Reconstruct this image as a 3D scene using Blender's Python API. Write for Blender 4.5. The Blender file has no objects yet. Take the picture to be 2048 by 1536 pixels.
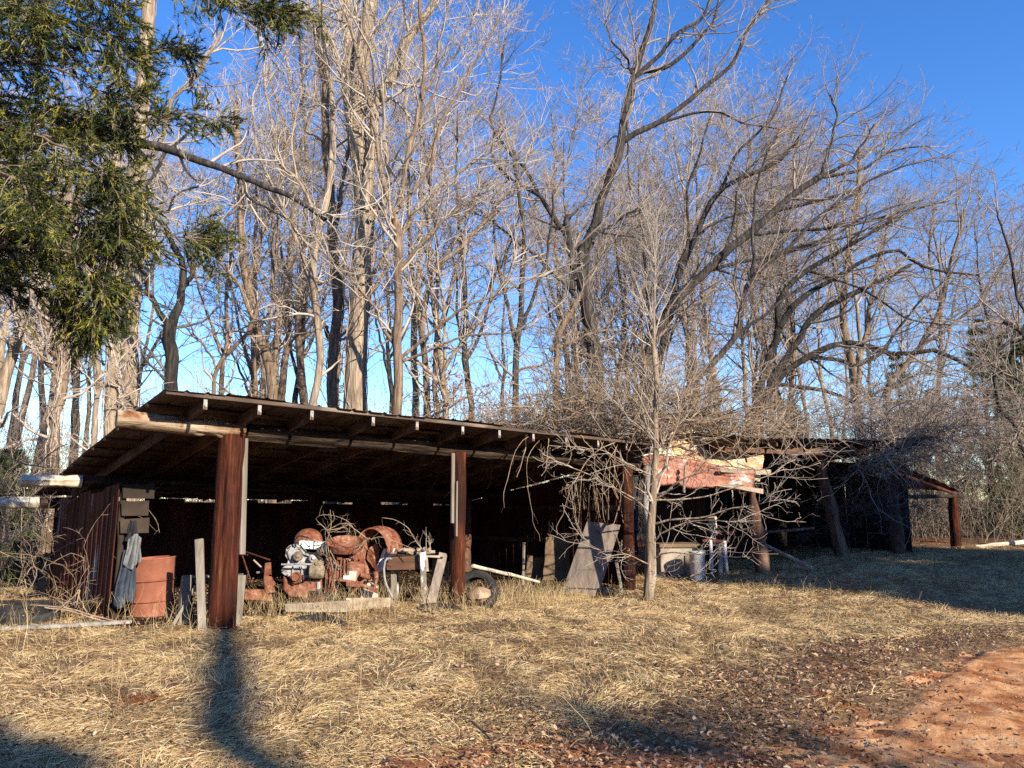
import bpy, math, random
import numpy as np
rng = np.random.default_rng(11)
random.seed(5)
sc = bpy.context.scene
R = math.radians
# ------------------------------------------------------------------ camera, sky, sun, exposure
F_PX = 1539.0; PITCH = R(8.6); EYE = 1.6
cam_d = bpy.data.cameras.new("camera"); cam = bpy.data.objects.new("camera", cam_d)
sc.collection.objects.link(cam); sc.camera = cam
cam.location = (0, 0, EYE); cam.rotation_euler = (math.pi/2 + PITCH, 0, 0)
cam_d.sensor_fit = 'HORIZONTAL'; cam_d.sensor_width = 36; cam_d.lens = 36*F_PX/2048
cam_d.clip_start = 0.05; cam_d.clip_end = 3000
SUN_EL = 24.0
SUN_TO = (0.643, -0.766)                       # where the sun stands, in plan
world = bpy.data.worlds.new("World"); sc.world = world; world.use_nodes = True
wn = world.node_tree
sky = wn.nodes.new('ShaderNodeTexSky'); sky.sky_type = 'NISHITA'; sky.sun_disc = False
sky.sun_elevation = R(SUN_EL); sky.sun_rotation = math.atan2(SUN_TO[0], SUN_TO[1])
sky.air_density = 1.0; sky.dust_density = 0.1; sky.ozone_density = 3.0; sky.altitude = 300
hs = wn.nodes.new('ShaderNodeHueSaturation'); hs.inputs['Saturation'].default_value = 1.27; hs.inputs['Value'].default_value = 1.45; hs.inputs['Hue'].default_value = .512
wn.links.new(sky.outputs[0], hs.inputs['Color'])
wn.links.new(hs.outputs[0], wn.nodes['Background'].inputs[0])
wn.nodes['Background'].inputs[1].default_value = 0.11
sl = bpy.data.lights.new("sun", 'SUN'); sl.energy = 5.0; sl.angle = R(0.5); sl.color = (1.0, 0.90, 0.74)
so = bpy.data.objects.new("sun", sl); sc.collection.objects.link(so)
ce = math.cos(R(SUN_EL)); n_ = math.hypot(*SUN_TO)
SUN_DIR = np.array([-SUN_TO[0]/n_*ce, -SUN_TO[1]/n_*ce, -math.sin(R(SUN_EL))])
from mathutils import Vector, Matrix
so.rotation_euler = Vector(SUN_DIR).to_track_quat('-Z', 'Y').to_euler()
sc.view_settings.view_transform = 'Standard'; sc.view_settings.look = 'None'
sc.view_settings.exposure = 0.87; sc.view_settings.gamma = 1.0
sc.render.engine = 'CYCLES'
sc.cycles.max_bounces = 4; sc.cycles.diffuse_bounces = 2; sc.cycles.glossy_bounces = 2
sc.cycles.use_adaptive_sampling = True; sc.cycles.adaptive_threshold = 0.01
sc.cycles.use_denoising = False

# ------------------------------------------------------------------ world positions
def ray(px, py):
    x = (px-1024)/F_PX; y = -(py-768)/F_PX
    return np.array([x, math.cos(PITCH)-y*math.sin(PITCH), math.sin(PITCH)+y*math.cos(PITCH)])
def at(px, py, Y):
    d = ray(px, py); return np.array([0, 0, EYE]) + d*Y/d[1]
UX = np.array([.753, .659, 0]); UX = UX/np.linalg.norm(UX)
VX = np.array([-UX[1], UX[0], 0])
def S(u, v, z): return UX*u + VX*v + np.array([0, 0, z])
def sst(a, b, x):
    t = np.clip((x-a)/(b-a), 0, 1); return t*t*(3-2*t)
def vnoise(x, y, s=1.0, seed=0):
    x = np.asarray(x, float)/s; y = np.asarray(y, float)/s
    xi = np.floor(x).astype(np.int64); yi = np.floor(y).astype(np.int64); xf = x-xi; yf = y-yi
    def h(i, j):
        n = (i*374761393 + j*668265263 + seed*982451653) & 0x7fffffff
        n = ((n ^ (n >> 13))*1274126177) & 0x7fffffff
        return ((n ^ (n >> 16)) & 0xffff)/65535.0
    u = xf*xf*(3-2*xf); v = yf*yf*(3-2*yf)
    return (h(xi, yi)*(1-u)+h(xi+1, yi)*u)*(1-v)+(h(xi, yi+1)*(1-u)+h(xi+1, yi+1)*u)*v
def gz(x, y):
    x = np.asarray(x, float); y = np.asarray(y, float)
    z = -0.12*np.exp(-((x-1.2)/2.6)**2-((y-14.5)/2.2)**2)
    z = z + 0.42*sst(3.2, 8.0, x)*sst(10.5, 17, y)
    z = z + 0.5*sst(22, 60, y)
    z = z + 0.10*(vnoise(x, y, 1.7, 3)-.5)*sst(0, 3, y) + 0.05*(vnoise(x, y, .6, 4)-.5)
    rd = road_mask(x, y)
    return z*(1-.6*rd) - 0.05*rd
def road_mask(x, y):
    # clay track on the right: beyond a wavy border
    e = road_edge(y) + .75 + 1.0*(vnoise(x, y, 1.1, 8)-.5) + .5*(vnoise(x, y, .3, 9)-.5) + .25*(vnoise(x, y, .1, 10)-.5)
    return sst(-.25, .35, x-e)
def road_edge(y):
    return np.interp(y, [-40, 3, 5.1, 6.44, 7.69, 8.93, 9.4, 9.8, 10.6, 12, 60], [-12, .1, 1.17, 1.95, 3.0, 4.0, 5.4, 6.6, 9.5, 16, 200])

# ------------------------------------------------------------------ object helpers
ORG = {}
def tag(o, label=None, cat=None, group=None, kind=None):
    if label: o['label'] = label
    if cat: o['category'] = cat
    if group: o['group'] = group
    if kind: o['kind'] = kind
    return o
def thing(name, label, cat, loc, group=None):
    o = bpy.data.objects.new(name, None); sc.collection.objects.link(o)
    loc = np.array(loc, float); o.location = loc; ORG[o.name] = loc
    o.empty_display_size = .1
    return tag(o, label, cat, group)
def link_mesh(name, me, parent=None, loc=None):
    o = bpy.data.objects.new(name, me); sc.collection.objects.link(o)
    if parent is not None:
        o.parent = parent; ORG[o.name] = ORG[parent.name]
    else:
        loc = np.array(loc if loc is not None else (0, 0, 0), float); o.location = loc; ORG[o.name] = loc
    return o
def mesh_arrays(name, V, quads=None, tris=None, rnd=None, smooth=True, org=(0, 0, 0)):
    V = (np.asarray(V, float) - np.asarray(org, float)).astype(np.float32)
    me = bpy.data.meshes.new(name)
    me.vertices.add(len(V)); me.vertices.foreach_set('co', V.ravel())
    li, st, tot = [], [], 0
    if quads is not None and len(quads):
        q = np.asarray(quads, np.int32); li.append(q.ravel()); st.append(np.arange(len(q), dtype=np.int32)*4); tot = len(q)*4
    if tris is not None and len(tris):
        t = np.asarray(tris, np.int32); li.append(t.ravel()); st.append(np.arange(len(t), dtype=np.int32)*3+tot)
    li = np.concatenate(li); st = np.concatenate(st)
    me.loops.add(len(li)); me.loops.foreach_set('vertex_index', li)
    me.polygons.add(len(st)); me.polygons.foreach_set('loop_start', st)
    if smooth: me.polygons.foreach_set('use_smooth', np.ones(len(st), bool))
    if rnd is not None:
        a = me.attributes.new('rnd', 'FLOAT', 'POINT'); a.data.foreach_set('value', np.asarray(rnd, np.float32))
    me.update(); me.validate()
    return me
class MB:
    def __init__(self): self.v = []; self.f = []
    def add(self, vs, fs):
        n = len(self.v); self.v += [tuple(map(float, p)) for p in vs]; self.f += [tuple(i+n for i in f) for f in fs]; return self
    def box(self, c, ax, ay, az, hx, hy, hz, jit=0.0):
        ax, ay, az = [np.asarray(a, float)/np.linalg.norm(a) for a in (ax, ay, az)]
        c = np.asarray(c, float); vs = []
        for sx in (-1, 1):
            for sy in (-1, 1):
                for sz in (-1, 1):
                    vs.append(c+ax*sx*hx+ay*sy*hy+az*sz*hz+(np.random.default_rng(1000+len(self.v)+sx*3+sy*5+sz).normal(0, 1, 3)*jit if jit else 0))
        return self.add(vs, [(0, 1, 3, 2), (4, 6, 7, 5), (0, 4, 5, 1), (2, 3, 7, 6), (0, 2, 6, 4), (1, 5, 7, 3)])
    def bar(self, a, b, w, t, side=None, jit=0.0, segs=1):
        """a board from a to b; w across (along side), t thick"""
        a = np.asarray(a, float); b = np.asarray(b, float); d = b-a; L = np.linalg.norm(d); d = d/L
        s = np.asarray(side if side is not None else (1, 0, 0), float); s = s-d*(s@d); s = s/np.linalg.norm(s)
        return self.box((a+b)/2, d, s, np.cross(d, s), L/2, w/2, t/2, jit)
    def tube(self, pts, rad, n=10, rough=0.0, seed=0, cap=True, flat=None):
        pts = np.asarray(pts, float); K = len(pts); r = np.ones(K)*rad if np.isscalar(rad) else np.asarray(rad, float)
        T = np.gradient(pts, axis=0); T /= np.linalg.norm(T, axis=1)[:, None]+1e-9
        ref = np.array([.13, .27, .95]) if abs(T[:, 2].mean()) < .8 else np.array([.97, .1, .2])
        g = np.random.default_rng(seed); ph = g.normal(0, 1, n)
        vs = []
        for i in range(K):
            A = np.cross(T[i], ref); A /= np.linalg.norm(A); B = np.cross(T[i], A)
            for j in range(n):
                th = 2*math.pi*j/n
                rr = r[i]*(1+rough*(.7*ph[j]+.5*g.normal()))
                vs.append(pts[i]+rr*(math.cos(th)*A+math.sin(th)*B*(flat or 1)))
        fs = [(i*n+j, i*n+(j+1) % n, (i+1)*n+(j+1) % n, (i+1)*n+j) for i in range(K-1) for j in range(n)]
        if cap: fs += [tuple(range(n))[::-1], tuple((K-1)*n+j for j in range(n))]
        return self.add(vs, fs)
    def lathe(self, c, axis, prof, n=32, a0=0, a1=2*math.pi, squash=1.0):
        axis = np.asarray(axis, float); axis /= np.linalg.norm(axis)
        ref = np.array([0, 0, 1.]) if abs(axis[2]) < .9 else np.array([1., 0, 0])
        A = np.cross(axis, ref); A /= np.linalg.norm(A); B = np.cross(axis, A); c = np.asarray(c, float)
        full = abs(a1-a0-2*math.pi) < 1e-6; m = n if full else n+1; vs = []
        for (r, h) in prof:
            for j in range(m):
                th = a0+(a1-a0)*j/n; vs.append(c+axis*h+r*(math.cos(th)*A+math.sin(th)*B*squash))
        fs = []
        for i in range(len(prof)-1):
            for j in range(n):
                k = (j+1) % m if full else j+1
                fs.append((i*m+j, i*m+k, (i+1)*m+k, (i+1)*m+j))
        return self.add(vs, fs)
    def prism(self, poly, origin, ax, ay, thick):
        """flat outline given in (ax, ay) at origin, extruded by thick along ax x ay"""
        ax = np.asarray(ax, float); ay = np.asarray(ay, float); nz = np.cross(ax, ay); nz /= np.linalg.norm(nz)
        o = np.asarray(origin, float); n = len(poly)
        f0 = [o+ax*p[0]+ay*p[1] for p in poly]; f1 = [q+nz*thick for q in f0]
        return self.add(f0+f1, [tuple(range(n))[::-1], tuple(range(n, 2*n))]+[(i, (i+1) % n, n+(i+1) % n, n+i) for i in range(n)])
    def grid(self, P):
        P = np.asarray(P, float); a, b, _ = P.shape
        return self.add(P.reshape(-1, 3), [(i*b+j, i*b+j+1, (i+1)*b+j+1, (i+1)*b+j) for i in range(a-1) for j in range(b-1)])
    def build(self, name, mat, parent=None, loc=None, smooth=False, bevel=0.0, solid=0.0, sub=0, auto=None):
        if parent is None and loc is None:
            a = np.array(self.v); loc = np.array([a[:, 0].mean(), a[:, 1].mean(), a[:, 2].min()])
        org = ORG[parent.name] if parent is not None else np.asarray(loc, float)
        me = bpy.data.meshes.new(name)
        me.from_pydata([tuple(np.array(p)-org) for p in self.v], [], self.f); me.update()
        o = link_mesh(name, me, parent, loc)
        me.materials.append(mat)
        if smooth or auto:
            me.polygons.foreach_set('use_smooth', np.ones(len(me.polygons), bool))
            if auto: me.set_sharp_from_angle(angle=R(auto))
        if solid:
            m = o.modifiers.new('solid', 'SOLIDIFY'); m.thickness = solid; m.offset = 0
        if bevel:
            m = o.modifiers.new('bevel', 'BEVEL'); m.width = bevel; m.segments = 2; m.limit_method = 'ANGLE'
        if sub:
            m = o.modifiers.new('sub', 'SUBSURF'); m.levels = sub; m.render_levels = sub
        return o

# ------------------------------------------------------------------ materials
def ramp(nt, fac, stops):
    r = nt.nodes.new('ShaderNodeValToRGB'); e = r.color_ramp.elements
    while len(e) > 1: e.remove(e[-1])
    e[0].position = stops[0][0]; e[0].color = (*stops[0][1], 1)
    for p, c in stops[1:]:
        k = e.new(p); k.color = (*c, 1)
    nt.links.new(fac, r.inputs[0]); return r.outputs[0]
def noise(nt, scale, detail=6, rough=.6, stretch=(1, 1, 1), rot=(0, 0, 0), dist=0.0):
    tc = nt.nodes.new('ShaderNodeTexCoord'); mp = nt.nodes.new('ShaderNodeMapping')
    mp.inputs['Scale'].default_value = stretch; mp.inputs['Rotation'].default_value = rot
    nt.links.new(tc.outputs['Object'], mp.inputs[0])
    n = nt.nodes.new('ShaderNodeTexNoise'); n.inputs['Scale'].default_value = scale
    n.inputs['Detail'].default_value = detail; n.inputs['Roughness'].default_value = rough; n.inputs['Distortion'].default_value = dist
    nt.links.new(mp.outputs[0], n.inputs['Vector']); return n.outputs['Fac']
def mix(nt, fac, a, b):
    m = nt.nodes.new('ShaderNodeMix'); m.data_type = 'RGBA'
    for s, v in ((0, fac), (6, a), (7, b)):
        if hasattr(v, 'is_linked') or hasattr(v, 'links'): nt.links.new(v, m.inputs[s])
        else: m.inputs[s].default_value = v if s == 0 else (*v, 1)
    return m.outputs[2]
def mat(name, stops, scale=4, stretch=(1, 1, 1), detail=7, rough=.85, bump=.4, bscale=None, metal=0.0, dist=0.3,
        stops2=None, mask=None, rot=(0, 0, 0), spec=.3, bdist=.01):
    m = bpy.data.materials.new(name); m.use_nodes = True; nt = m.node_tree; b = nt.nodes['Principled BSDF']
    n = noise(nt, scale, detail, .62, stretch, rot, dist); c = ramp(nt, n, stops)
    if stops2:
        k = noise(nt, mask[0], 5, .65, mask[3] if len(mask) > 3 else (1, 1, 1)); kk = ramp(nt, k, [(mask[1], (0, 0, 0)), (mask[2], (1, 1, 1))])
        n2 = noise(nt, scale*1.7, detail, .62, stretch, rot, dist); c = mix(nt, kk, c, ramp(nt, n2, stops2))
    nt.links.new(c, b.inputs['Base Color'])
    b.inputs['Roughness'].default_value = rough; b.inputs['Metallic'].default_value = metal
    b.inputs['Specular IOR Level'].default_value = spec
    if bump:
        bn = noise(nt, bscale or scale*3, 6, .65, stretch, rot, dist)
        bp = nt.nodes.new('ShaderNodeBump'); bp.inputs['Strength'].default_value = bump; bp.inputs['Distance'].default_value = bdist
        nt.links.new(bn, bp.inputs['Height']); nt.links.new(bp.outputs[0], b.inputs['Normal'])
    return m
def rmat(name, stops, rough=.8, patch=None, spec=.2, trans=0.0):
    """colour from the per-blade random value"""
    m = bpy.data.materials.new(name); m.use_nodes = True; nt = m.node_tree; b = nt.nodes['Principled BSDF']
    a = nt.nodes.new('ShaderNodeAttribute'); a.attribute_name = 'rnd'
    c = ramp(nt, a.outputs['Fac'], stops)
    if patch:
        k = ramp(nt, noise(nt, patch[0], 4, .6), [(patch[1], (0, 0, 0)), (patch[2], (1, 1, 1))])
        c = mix(nt, k, c, ramp(nt, a.outputs['Fac'], patch[3]))
    nt.links.new(c, b.inputs['Base Color']); b.inputs['Roughness'].default_value = rough; b.inputs['Specular IOR Level'].default_value = spec
    return m
M = {}
def bark(name, lo, mid, hi, sz=.12):
    return mat(name, [(.30, lo), (.5, mid), (.70, hi)], 14, (1, 1, sz), 8, .95, .9, 22, bdist=.03, dist=.6, spec=.1)
M['bark_pale'] = bark('bark_pale', (.10, .072, .05), (.28, .21, .145), (.48, .38, .27))
M['bark_tan'] = bark('bark_tan', (.07, .048, .032), (.19, .13, .088), (.34, .25, .17))
M['bark_dark'] = bark('bark_dark', (.018, .015, .013), (.05, .042, .037), (.13, .11, .09))
M['bark_black'] = bark('bark_black', (.012, .010, .009), (.035, .03, .026), (.09, .075, .06))
M['twig_pale'] = mat('twig_pale', [(.3, (.28, .22, .17)), (.7, (.58, .485, .385))], 3, bump=0, rough=.9, spec=.1)
M['twig_mid'] = mat('twig_mid', [(.3, (.17, .13, .10)), (.7, (.40, .32, .25))], 3, bump=0, rough=.9, spec=.1)
M['twig_dark'] = mat('twig_dark', [(.3, (.06, .048, .042)), (.7, (.17, .135, .115))], 3, bump=0, rough=.9, spec=.1)
M['vine'] = mat('vine_wood', [(.3, (.13, .085, .055)), (.7, (.46, .35, .24))], 5, bump=.3, rough=.95, spec=.1)
M['creosote'] = mat('creosote_post', [(.34, (.008, .004, .003)), (.46, (.060, .017, .009)), (.60, (.12, .036, .017)), (.78, (.26, .11, .055))], 24, (1, 1, .045), 10, .92, 1.0, 26, bdist=.035, spec=.1,
                    stops2=[(.3, (.012, .007, .006)), (.7, (.050, .020, .013))], mask=(2.2, .42, .60, (1, 1, .5)))
M['log_pale'] = mat('peeled_log', [(.33, (.05, .033, .022)), (.43, (.30, .21, .14)), (.7, (.58, .47, .33))], 10, (.12, .12, 1), 10, .95, 1.0, 22, bdist=.03, spec=.08, stops2=[(.3, (.06, .02, .010)), (.7, (.30, .12, .05))], mask=(1.3, .54, .62))
M['log_cut'] = mat('log_bare', [(.3, (.34, .28, .2)), (.6, (.62, .54, .42)), (.8, (.72, .66, .54))], 6, (.15, 1, 1), 8, .9, .6, 16, bdist=.015)
M['log_brown'] = mat('weathered_log', [(.36, (.008, .006, .005)), (.48, (.042, .028, .020)), (.78, (.14, .10, .074))], 13, (.12, .12, 1), 10, .95, 1.0, 24, bdist=.03, spec=.08)
M['wood_grey'] = mat('wood_grey', [(.25, (.08, .066, .052)), (.5, (.23, .195, .155)), (.75, (.40, .35, .28))], 7, (1, 1, .1), 8, .9, .6, 22, bdist=.01)
M['wood_grey_flat'] = mat('wood_grey_flat', [(.25, (.12, .09, .065)), (.5, (.34, .27, .19)), (.75, (.52, .43, .31))], 7, (.1, 1, 1), 8, .9, .6, 22, bdist=.01)
M['rafter_wood'] = mat('rafter_wood', [(.25, (.03, .018, .012)), (.5, (.11, .062, .040)), (.75, (.21, .13, .085))], 8, (.3, .3, .3), 8, .95, .5, 22)
M['wood_brown'] = mat('wood_brown', [(.25, (.04, .02, .012)), (.5, (.12, .060, .034)), (.75, (.24, .135, .078))], 8, (.12, 1, 1), 8, .85, .4, 22)
M['plywood'] = mat('plywood_grey', [(.25, (.10, .08, .062)), (.5, (.24, .19, .15)), (.75, (.36, .30, .235))], 7, (1.2, 1.2, .13), 8, .9, .5, 22, dist=1.2, bdist=.008)
M['wood_dark'] = mat('wood_dark', [(.3, (.018, .012, .009)), (.6, (.05, .034, .024)), (.8, (.10, .07, .05))], 6, (.3, .3, .3), 7, .9, .5)
M['edge_board'] = mat('roof_edge_board', [(.3, (.035, .022, .016)), (.55, (.11, .075, .055)), (.8, (.36, .29, .22))], 3, (.4, .4, 1), 8, .9, .5, 22)
M['wood_end'] = mat('wood_end', [(.3, (.20, .17, .15)), (.7, (.48, .44, .4))], 20, bump=.3)
M['rust'] = mat('rust', [(.28, (.035, .012, .008)), (.48, (.17, .056, .031)), (.75, (.34, .15, .09))], 11, detail=9, rough=.85, bump=.5, bscale=40,
                stops2=[(.3, (.10, .035, .02)), (.7, (.46, .24, .16))], mask=(7, .45, .62), spec=.1)
M['rust_dark'] = mat('rust_dark', [(.25, (.03, .009, .006)), (.5, (.09, .026, .014)), (.8, (.2, .07, .036))], 8, detail=9, rough=.85, bump=.5, bscale=50)
M['rust_wall'] = mat('rusty_wall_metal', [(.3, (.035, .013, .008)), (.55, (.13, .045, .024)), (.8, (.24, .10, .055))], 3, (1, 1, .25), 8, .92, .25, 30, spec=.08,
                     stops2=[(.3, (.2, .16, .14)), (.7, (.40, .37, .36))], mask=(2.2, .60, .68, (1.6, 1.6, .28)))
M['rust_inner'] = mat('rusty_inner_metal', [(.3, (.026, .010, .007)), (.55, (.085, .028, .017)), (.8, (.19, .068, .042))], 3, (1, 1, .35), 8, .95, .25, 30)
M['roof_metal'] = mat('roof_underside_metal', [(.3, (.05, .036, .03)), (.55, (.15, .118, .10)), (.8, (.32, .28, .25))], 2.4, (.5, .5, .5), 8, .85, .2, 30,
                      stops2=[(.3, (.03, .011, .007)), (.7, (.09, .035, .022))], mask=(1.1, .42, .6))
M['panel'] = mat('fallen_roof_panel', [(.3, (.28, .10, .06)), (.55, (.44, .20, .12)), (.8, (.62, .34, .17))], 3.5, detail=9, rough=.7, bump=.3, bscale=20,
                 stops2=[(.3, (.70, .42, .13)), (.5, (.80, .66, .38)), (.7, (.85, .83, .76))], mask=(1.6, .38, .56, (.6, .6, 1.5)))
M['panel_rust'] = mat('fallen_rusted_panel', [(.3, (.22, .075, .045)), (.55, (.38, .155, .095)), (.8, (.54, .29, .19))], 4, detail=9, rough=.6, bump=.3, bscale=20,
                 stops2=[(.3, (.62, .5, .38)), (.7, (.82, .82, .82))], mask=(2.6, .58, .67))
M['alu'] = mat('cast_aluminium', [(.3, (.14, .135, .13)), (.5, (.33, .32, .31)), (.75, (.54, .53, .51))], 14, detail=8, rough=.75, bump=.7, bscale=50,
               stops2=[(.3, (.1, .09, .085)), (.7, (.22, .2, .19))], mask=(9, .63, .70))
M['white_paint'] = mat('chipped_white', [(.3, (.62, .58, .5)), (.7, (.86, .85, .8))], 6, bump=.15, rough=.5)
M['iron'] = mat('old_iron', [(.3, (.03, .025, .022)), (.6, (.10, .085, .07)), (.8, (.2, .15, .11))], 16, bump=.6, bscale=50, rough=.7)
M['grease'] = mat('greasy_casting', [(.3, (.08, .06, .04)), (.55, (.24, .19, .13)), (.8, (.45, .38, .28))], 12, bump=.6, bscale=50, rough=.8)
M['concrete'] = mat('concrete', [(.3, (.42, .36, .28)), (.7, (.66, .6, .5))], 10, bump=.6, bscale=50, rough=.95)
M['tyre'] = mat('tyre_rubber', [(.3, (.018, .017, .016)), (.7, (.06, .057, .053))], 9, bump=.5, bscale=60, rough=.98, spec=.05)
M['denim'] = mat('denim', [(.3, (.022, .030, .042)), (.7, (.065, .082, .105))], 9, bump=.5, bscale=60, rough=.95)
M['drum_rust'] = mat('drum_rust', [(.25, (.13, .042, .024)), (.5, (.27, .098, .060)), (.8, (.40, .18, .115))], 2.5, detail=9, rough=.8, bump=.25, bscale=50, spec=.15)
M['peeling_white'] = mat('peeling_white', [(.3, (.55, .53, .48)), (.7, (.78, .77, .73))], 8, bump=.4, rough=.7, stops2=[(.3, (.12, .10, .08)), (.7, (.28, .24, .19))], mask=(6, .48, .54, (1, 1, .4)))
M['jersey'] = mat('grey_jersey', [(.3, (.10, .105, .105)), (.7, (.22, .225, .225))], 9, bump=.5, bscale=60, rough=.95)
M['black_cloth'] = mat('black_cloth', [(.3, (.01, .01, .012)), (.7, (.03, .03, .034))], 9, bump=.5, rough=.95)
M['white_rag'] = mat('white_rag', [(.3, (.62, .62, .64)), (.7, (.85, .85, .87))], 5, bump=.3, rough=.95)
M['white_metal'] = mat('white_enamel', [(.3, (.5, .49, .46)), (.7, (.74, .73, .7))], 4, bump=.05, rough=.35, stops2=[(.3, (.25, .13, .07)), (.7, (.4, .28, .18))], mask=(5, .66, .72))
M['tan_metal'] = mat('old_tan_enamel', [(.3, (.24, .2, .15)), (.7, (.42, .36, .28))], 4, bump=.05, rough=.5, stops2=[(.3, (.16, .08, .04)), (.7, (.25, .15, .09))], mask=(3, .56, .66))
M['cardboard'] = mat('stained_board', [(.3, (.10, .065, .04)), (.7, (.26, .18, .11))], 3, bump=.2, rough=.95)
M['black_gloss'] = mat('black_enamel', [(.3, (.01, .01, .012)), (.7, (.03, .03, .035))], 4, bump=0, rough=.15, spec=.6)
M['hose'] = mat('grey_hose', [(.3, (.22, .21, .2)), (.7, (.34, .33, .31))], 4, bump=0, rough=.6)
M['pebble'] = rmat('pebbles', [(0, (.16, .07, .03)), (.5, (.34, .18, .09)), (1, (.55, .45, .36))])
M['rock'] = mat('rock', [(.3, (.16, .10, .06)), (.55, (.38, .26, .16)), (.8, (.6, .5, .38))], 7, bump=.7, bscale=30)
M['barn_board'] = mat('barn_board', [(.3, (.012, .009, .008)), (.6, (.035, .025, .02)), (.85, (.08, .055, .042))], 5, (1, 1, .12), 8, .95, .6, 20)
M['cedar_post'] = mat('cedar_post', [(.25, (.03, .016, .012)), (.5, (.12, .06, .038)), (.75, (.30, .19, .13))], 6, (1, 1, .12), 8, .95, .9, 16, bdist=.03)
M['split_post'] = mat('split_post', [(.25, (.09, .08, .07)), (.5, (.30, .27, .24)), (.75, (.55, .52, .48))], 6, (1, 1, .1), 8, .95, .9, 18, bdist=.03)

# ------------------------------------------------------------------ tubes in bulk
def tubes(P, Rr, sides):
    """P (N,K,3), Rr (N,K) -> verts, quads"""
    N, K, _ = P.shape
    if N == 0: return np.zeros((0, 3)), np.zeros((0, 4), int)
    T = np.gradient(P, axis=1); T /= np.linalg.norm(T, axis=2, keepdims=True)+1e-9
    mean = T.mean(axis=1); ref = np.where((np.abs(mean[:, 2:3]) > .7), np.array([[.98, .17, .05]]), np.array([[.1, .2, .97]]))
    A = np.cross(T, ref[:, None, :]); A /= np.linalg.norm(A, axis=2, keepdims=True)+1e-9; B = np.cross(T, A)
    th = np.arange(sides)*2*np.pi/sides
    V = P[:, :, None, :] + Rr[:, :, None, None]*(np.cos(th)[None, None, :, None]*A[:, :, None, :]+np.sin(th)[None, None, :, None]*B[:, :, None, :])
    V = V.reshape(-1, 3)
    n = np.arange(N)[:, None, None]*K*sides; k = np.arange(K-1)[None, :, None]*sides; j = np.arange(sides)[None, None, :]; j2 = (j+1) % sides
    Q = np.stack([n+k+j, n+k+j2, n+k+sides+j2, n+k+sides+j], -1).reshape(-1, 4)
    return V, Q
def join(parts):
    Vs, Qs, o = [], [], 0
    for V, Q in parts:
        Vs.append(V); Qs.append(Q+o); o += len(V)
    return np.concatenate(Vs), np.concatenate(Qs)
def resample(pts, K):
    """Catmull-Rom through pts"""
    p = np.asarray(pts, float)
    if len(p) == 2: return p[0]+(p[1]-p[0])*np.linspace(0, 1, K)[:, None]
    q = np.vstack([2*p[0]-p[1], p, 2*p[-1]-p[-2]])
    seg = np.linalg.norm(np.diff(p, axis=0), axis=1); cum = np.concatenate([[0], np.cumsum(seg)]); s = np.linspace(0, cum[-1]-1e-6, K)
    out = []
    for x in s:
        i = min(np.searchsorted(cum, x, side='right')-1, len(p)-2); t = (x-cum[i])/(seg[i]+1e-9)
        a, b, c, d = q[i], q[i+1], q[i+2], q[i+3]
        out.append(.5*((2*b)+(-a+c)*t+(2*a-5*b+4*c-d)*t*t+(-a+3*b-3*c+d)*t**3))
    return np.array(out)
def spawn(P, Rr, n, g, t=(.2, 1.), ang=(25, 60), L=(.4, .8), K=6, wig=.16, up=.04, rr=.55, rmin=.0025, lensc='abs', side=None, droop=0.0, rmax=None):
    """children of every polyline; n per parent (float ok)"""
    N, KK, _ = P.shape
    if N == 0: return np.zeros((0, K, 3)), np.zeros((0, K))
    cnt = g.poisson(n, N) if not isinstance(n, int) else np.full(N, n)
    idx = np.repeat(np.arange(N), cnt); Mn = len(idx)
    tt = g.uniform(t[0], t[1], Mn); f = tt*(KK-1); i0 = np.minimum(f.astype(int), KK-2); w = (f-i0)[:, None]
    p = P[idx, i0]*(1-w)+P[idx, i0+1]*w; T = P[idx, i0+1]-P[idx, i0]; T /= np.linalg.norm(T, axis=1, keepdims=True)+1e-9
    r0 = Rr[idx, i0]*(1-w[:, 0])+Rr[idx, i0+1]*w[:, 0]
    rnd = g.normal(size=(Mn, 3))
    if side is not None: rnd = rnd+np.asarray(side, float)
    pr = rnd-T*(rnd*T).sum(1, keepdims=True); pr /= np.linalg.norm(pr, axis=1, keepdims=True)+1e-9
    a = np.radians(g.uniform(ang[0], ang[1], Mn))[:, None]
    d = np.cos(a)*T+np.sin(a)*pr
    Ln = g.uniform(L[0], L[1], Mn)
    if lensc == 'rel':
        pl = np.linalg.norm(np.diff(P, axis=1), axis=2).sum(1)[idx]; Ln = Ln*pl*(1-.55*tt)
    st = Ln/(K-1); out = np.zeros((Mn, K, 3)); out[:, 0] = p
    for k in range(1, K):
        out[:, k] = out[:, k-1]+d*st[:, None]
        d = d+g.normal(size=(Mn, 3))*wig; d[:, 2] += up-droop*k; d /= np.linalg.norm(d, axis=1, keepdims=True)
    rs = np.clip(r0*rr, rmin, None)
    if rmax: rs = np.minimum(rs, rmax)
    s = np.linspace(1, .25, K)[None, :]
    return out, np.maximum(rs[:, None]*s, rmin*.7)
def wobble(c, amp, g):
    K = len(c); n = g.normal(size=(K, 3)); n = (n+np.roll(n, 1, 0)+np.roll(n, -1, 0))/3
    n[0] = 0; n[:, 2] *= .3; return c+n*amp
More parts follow.
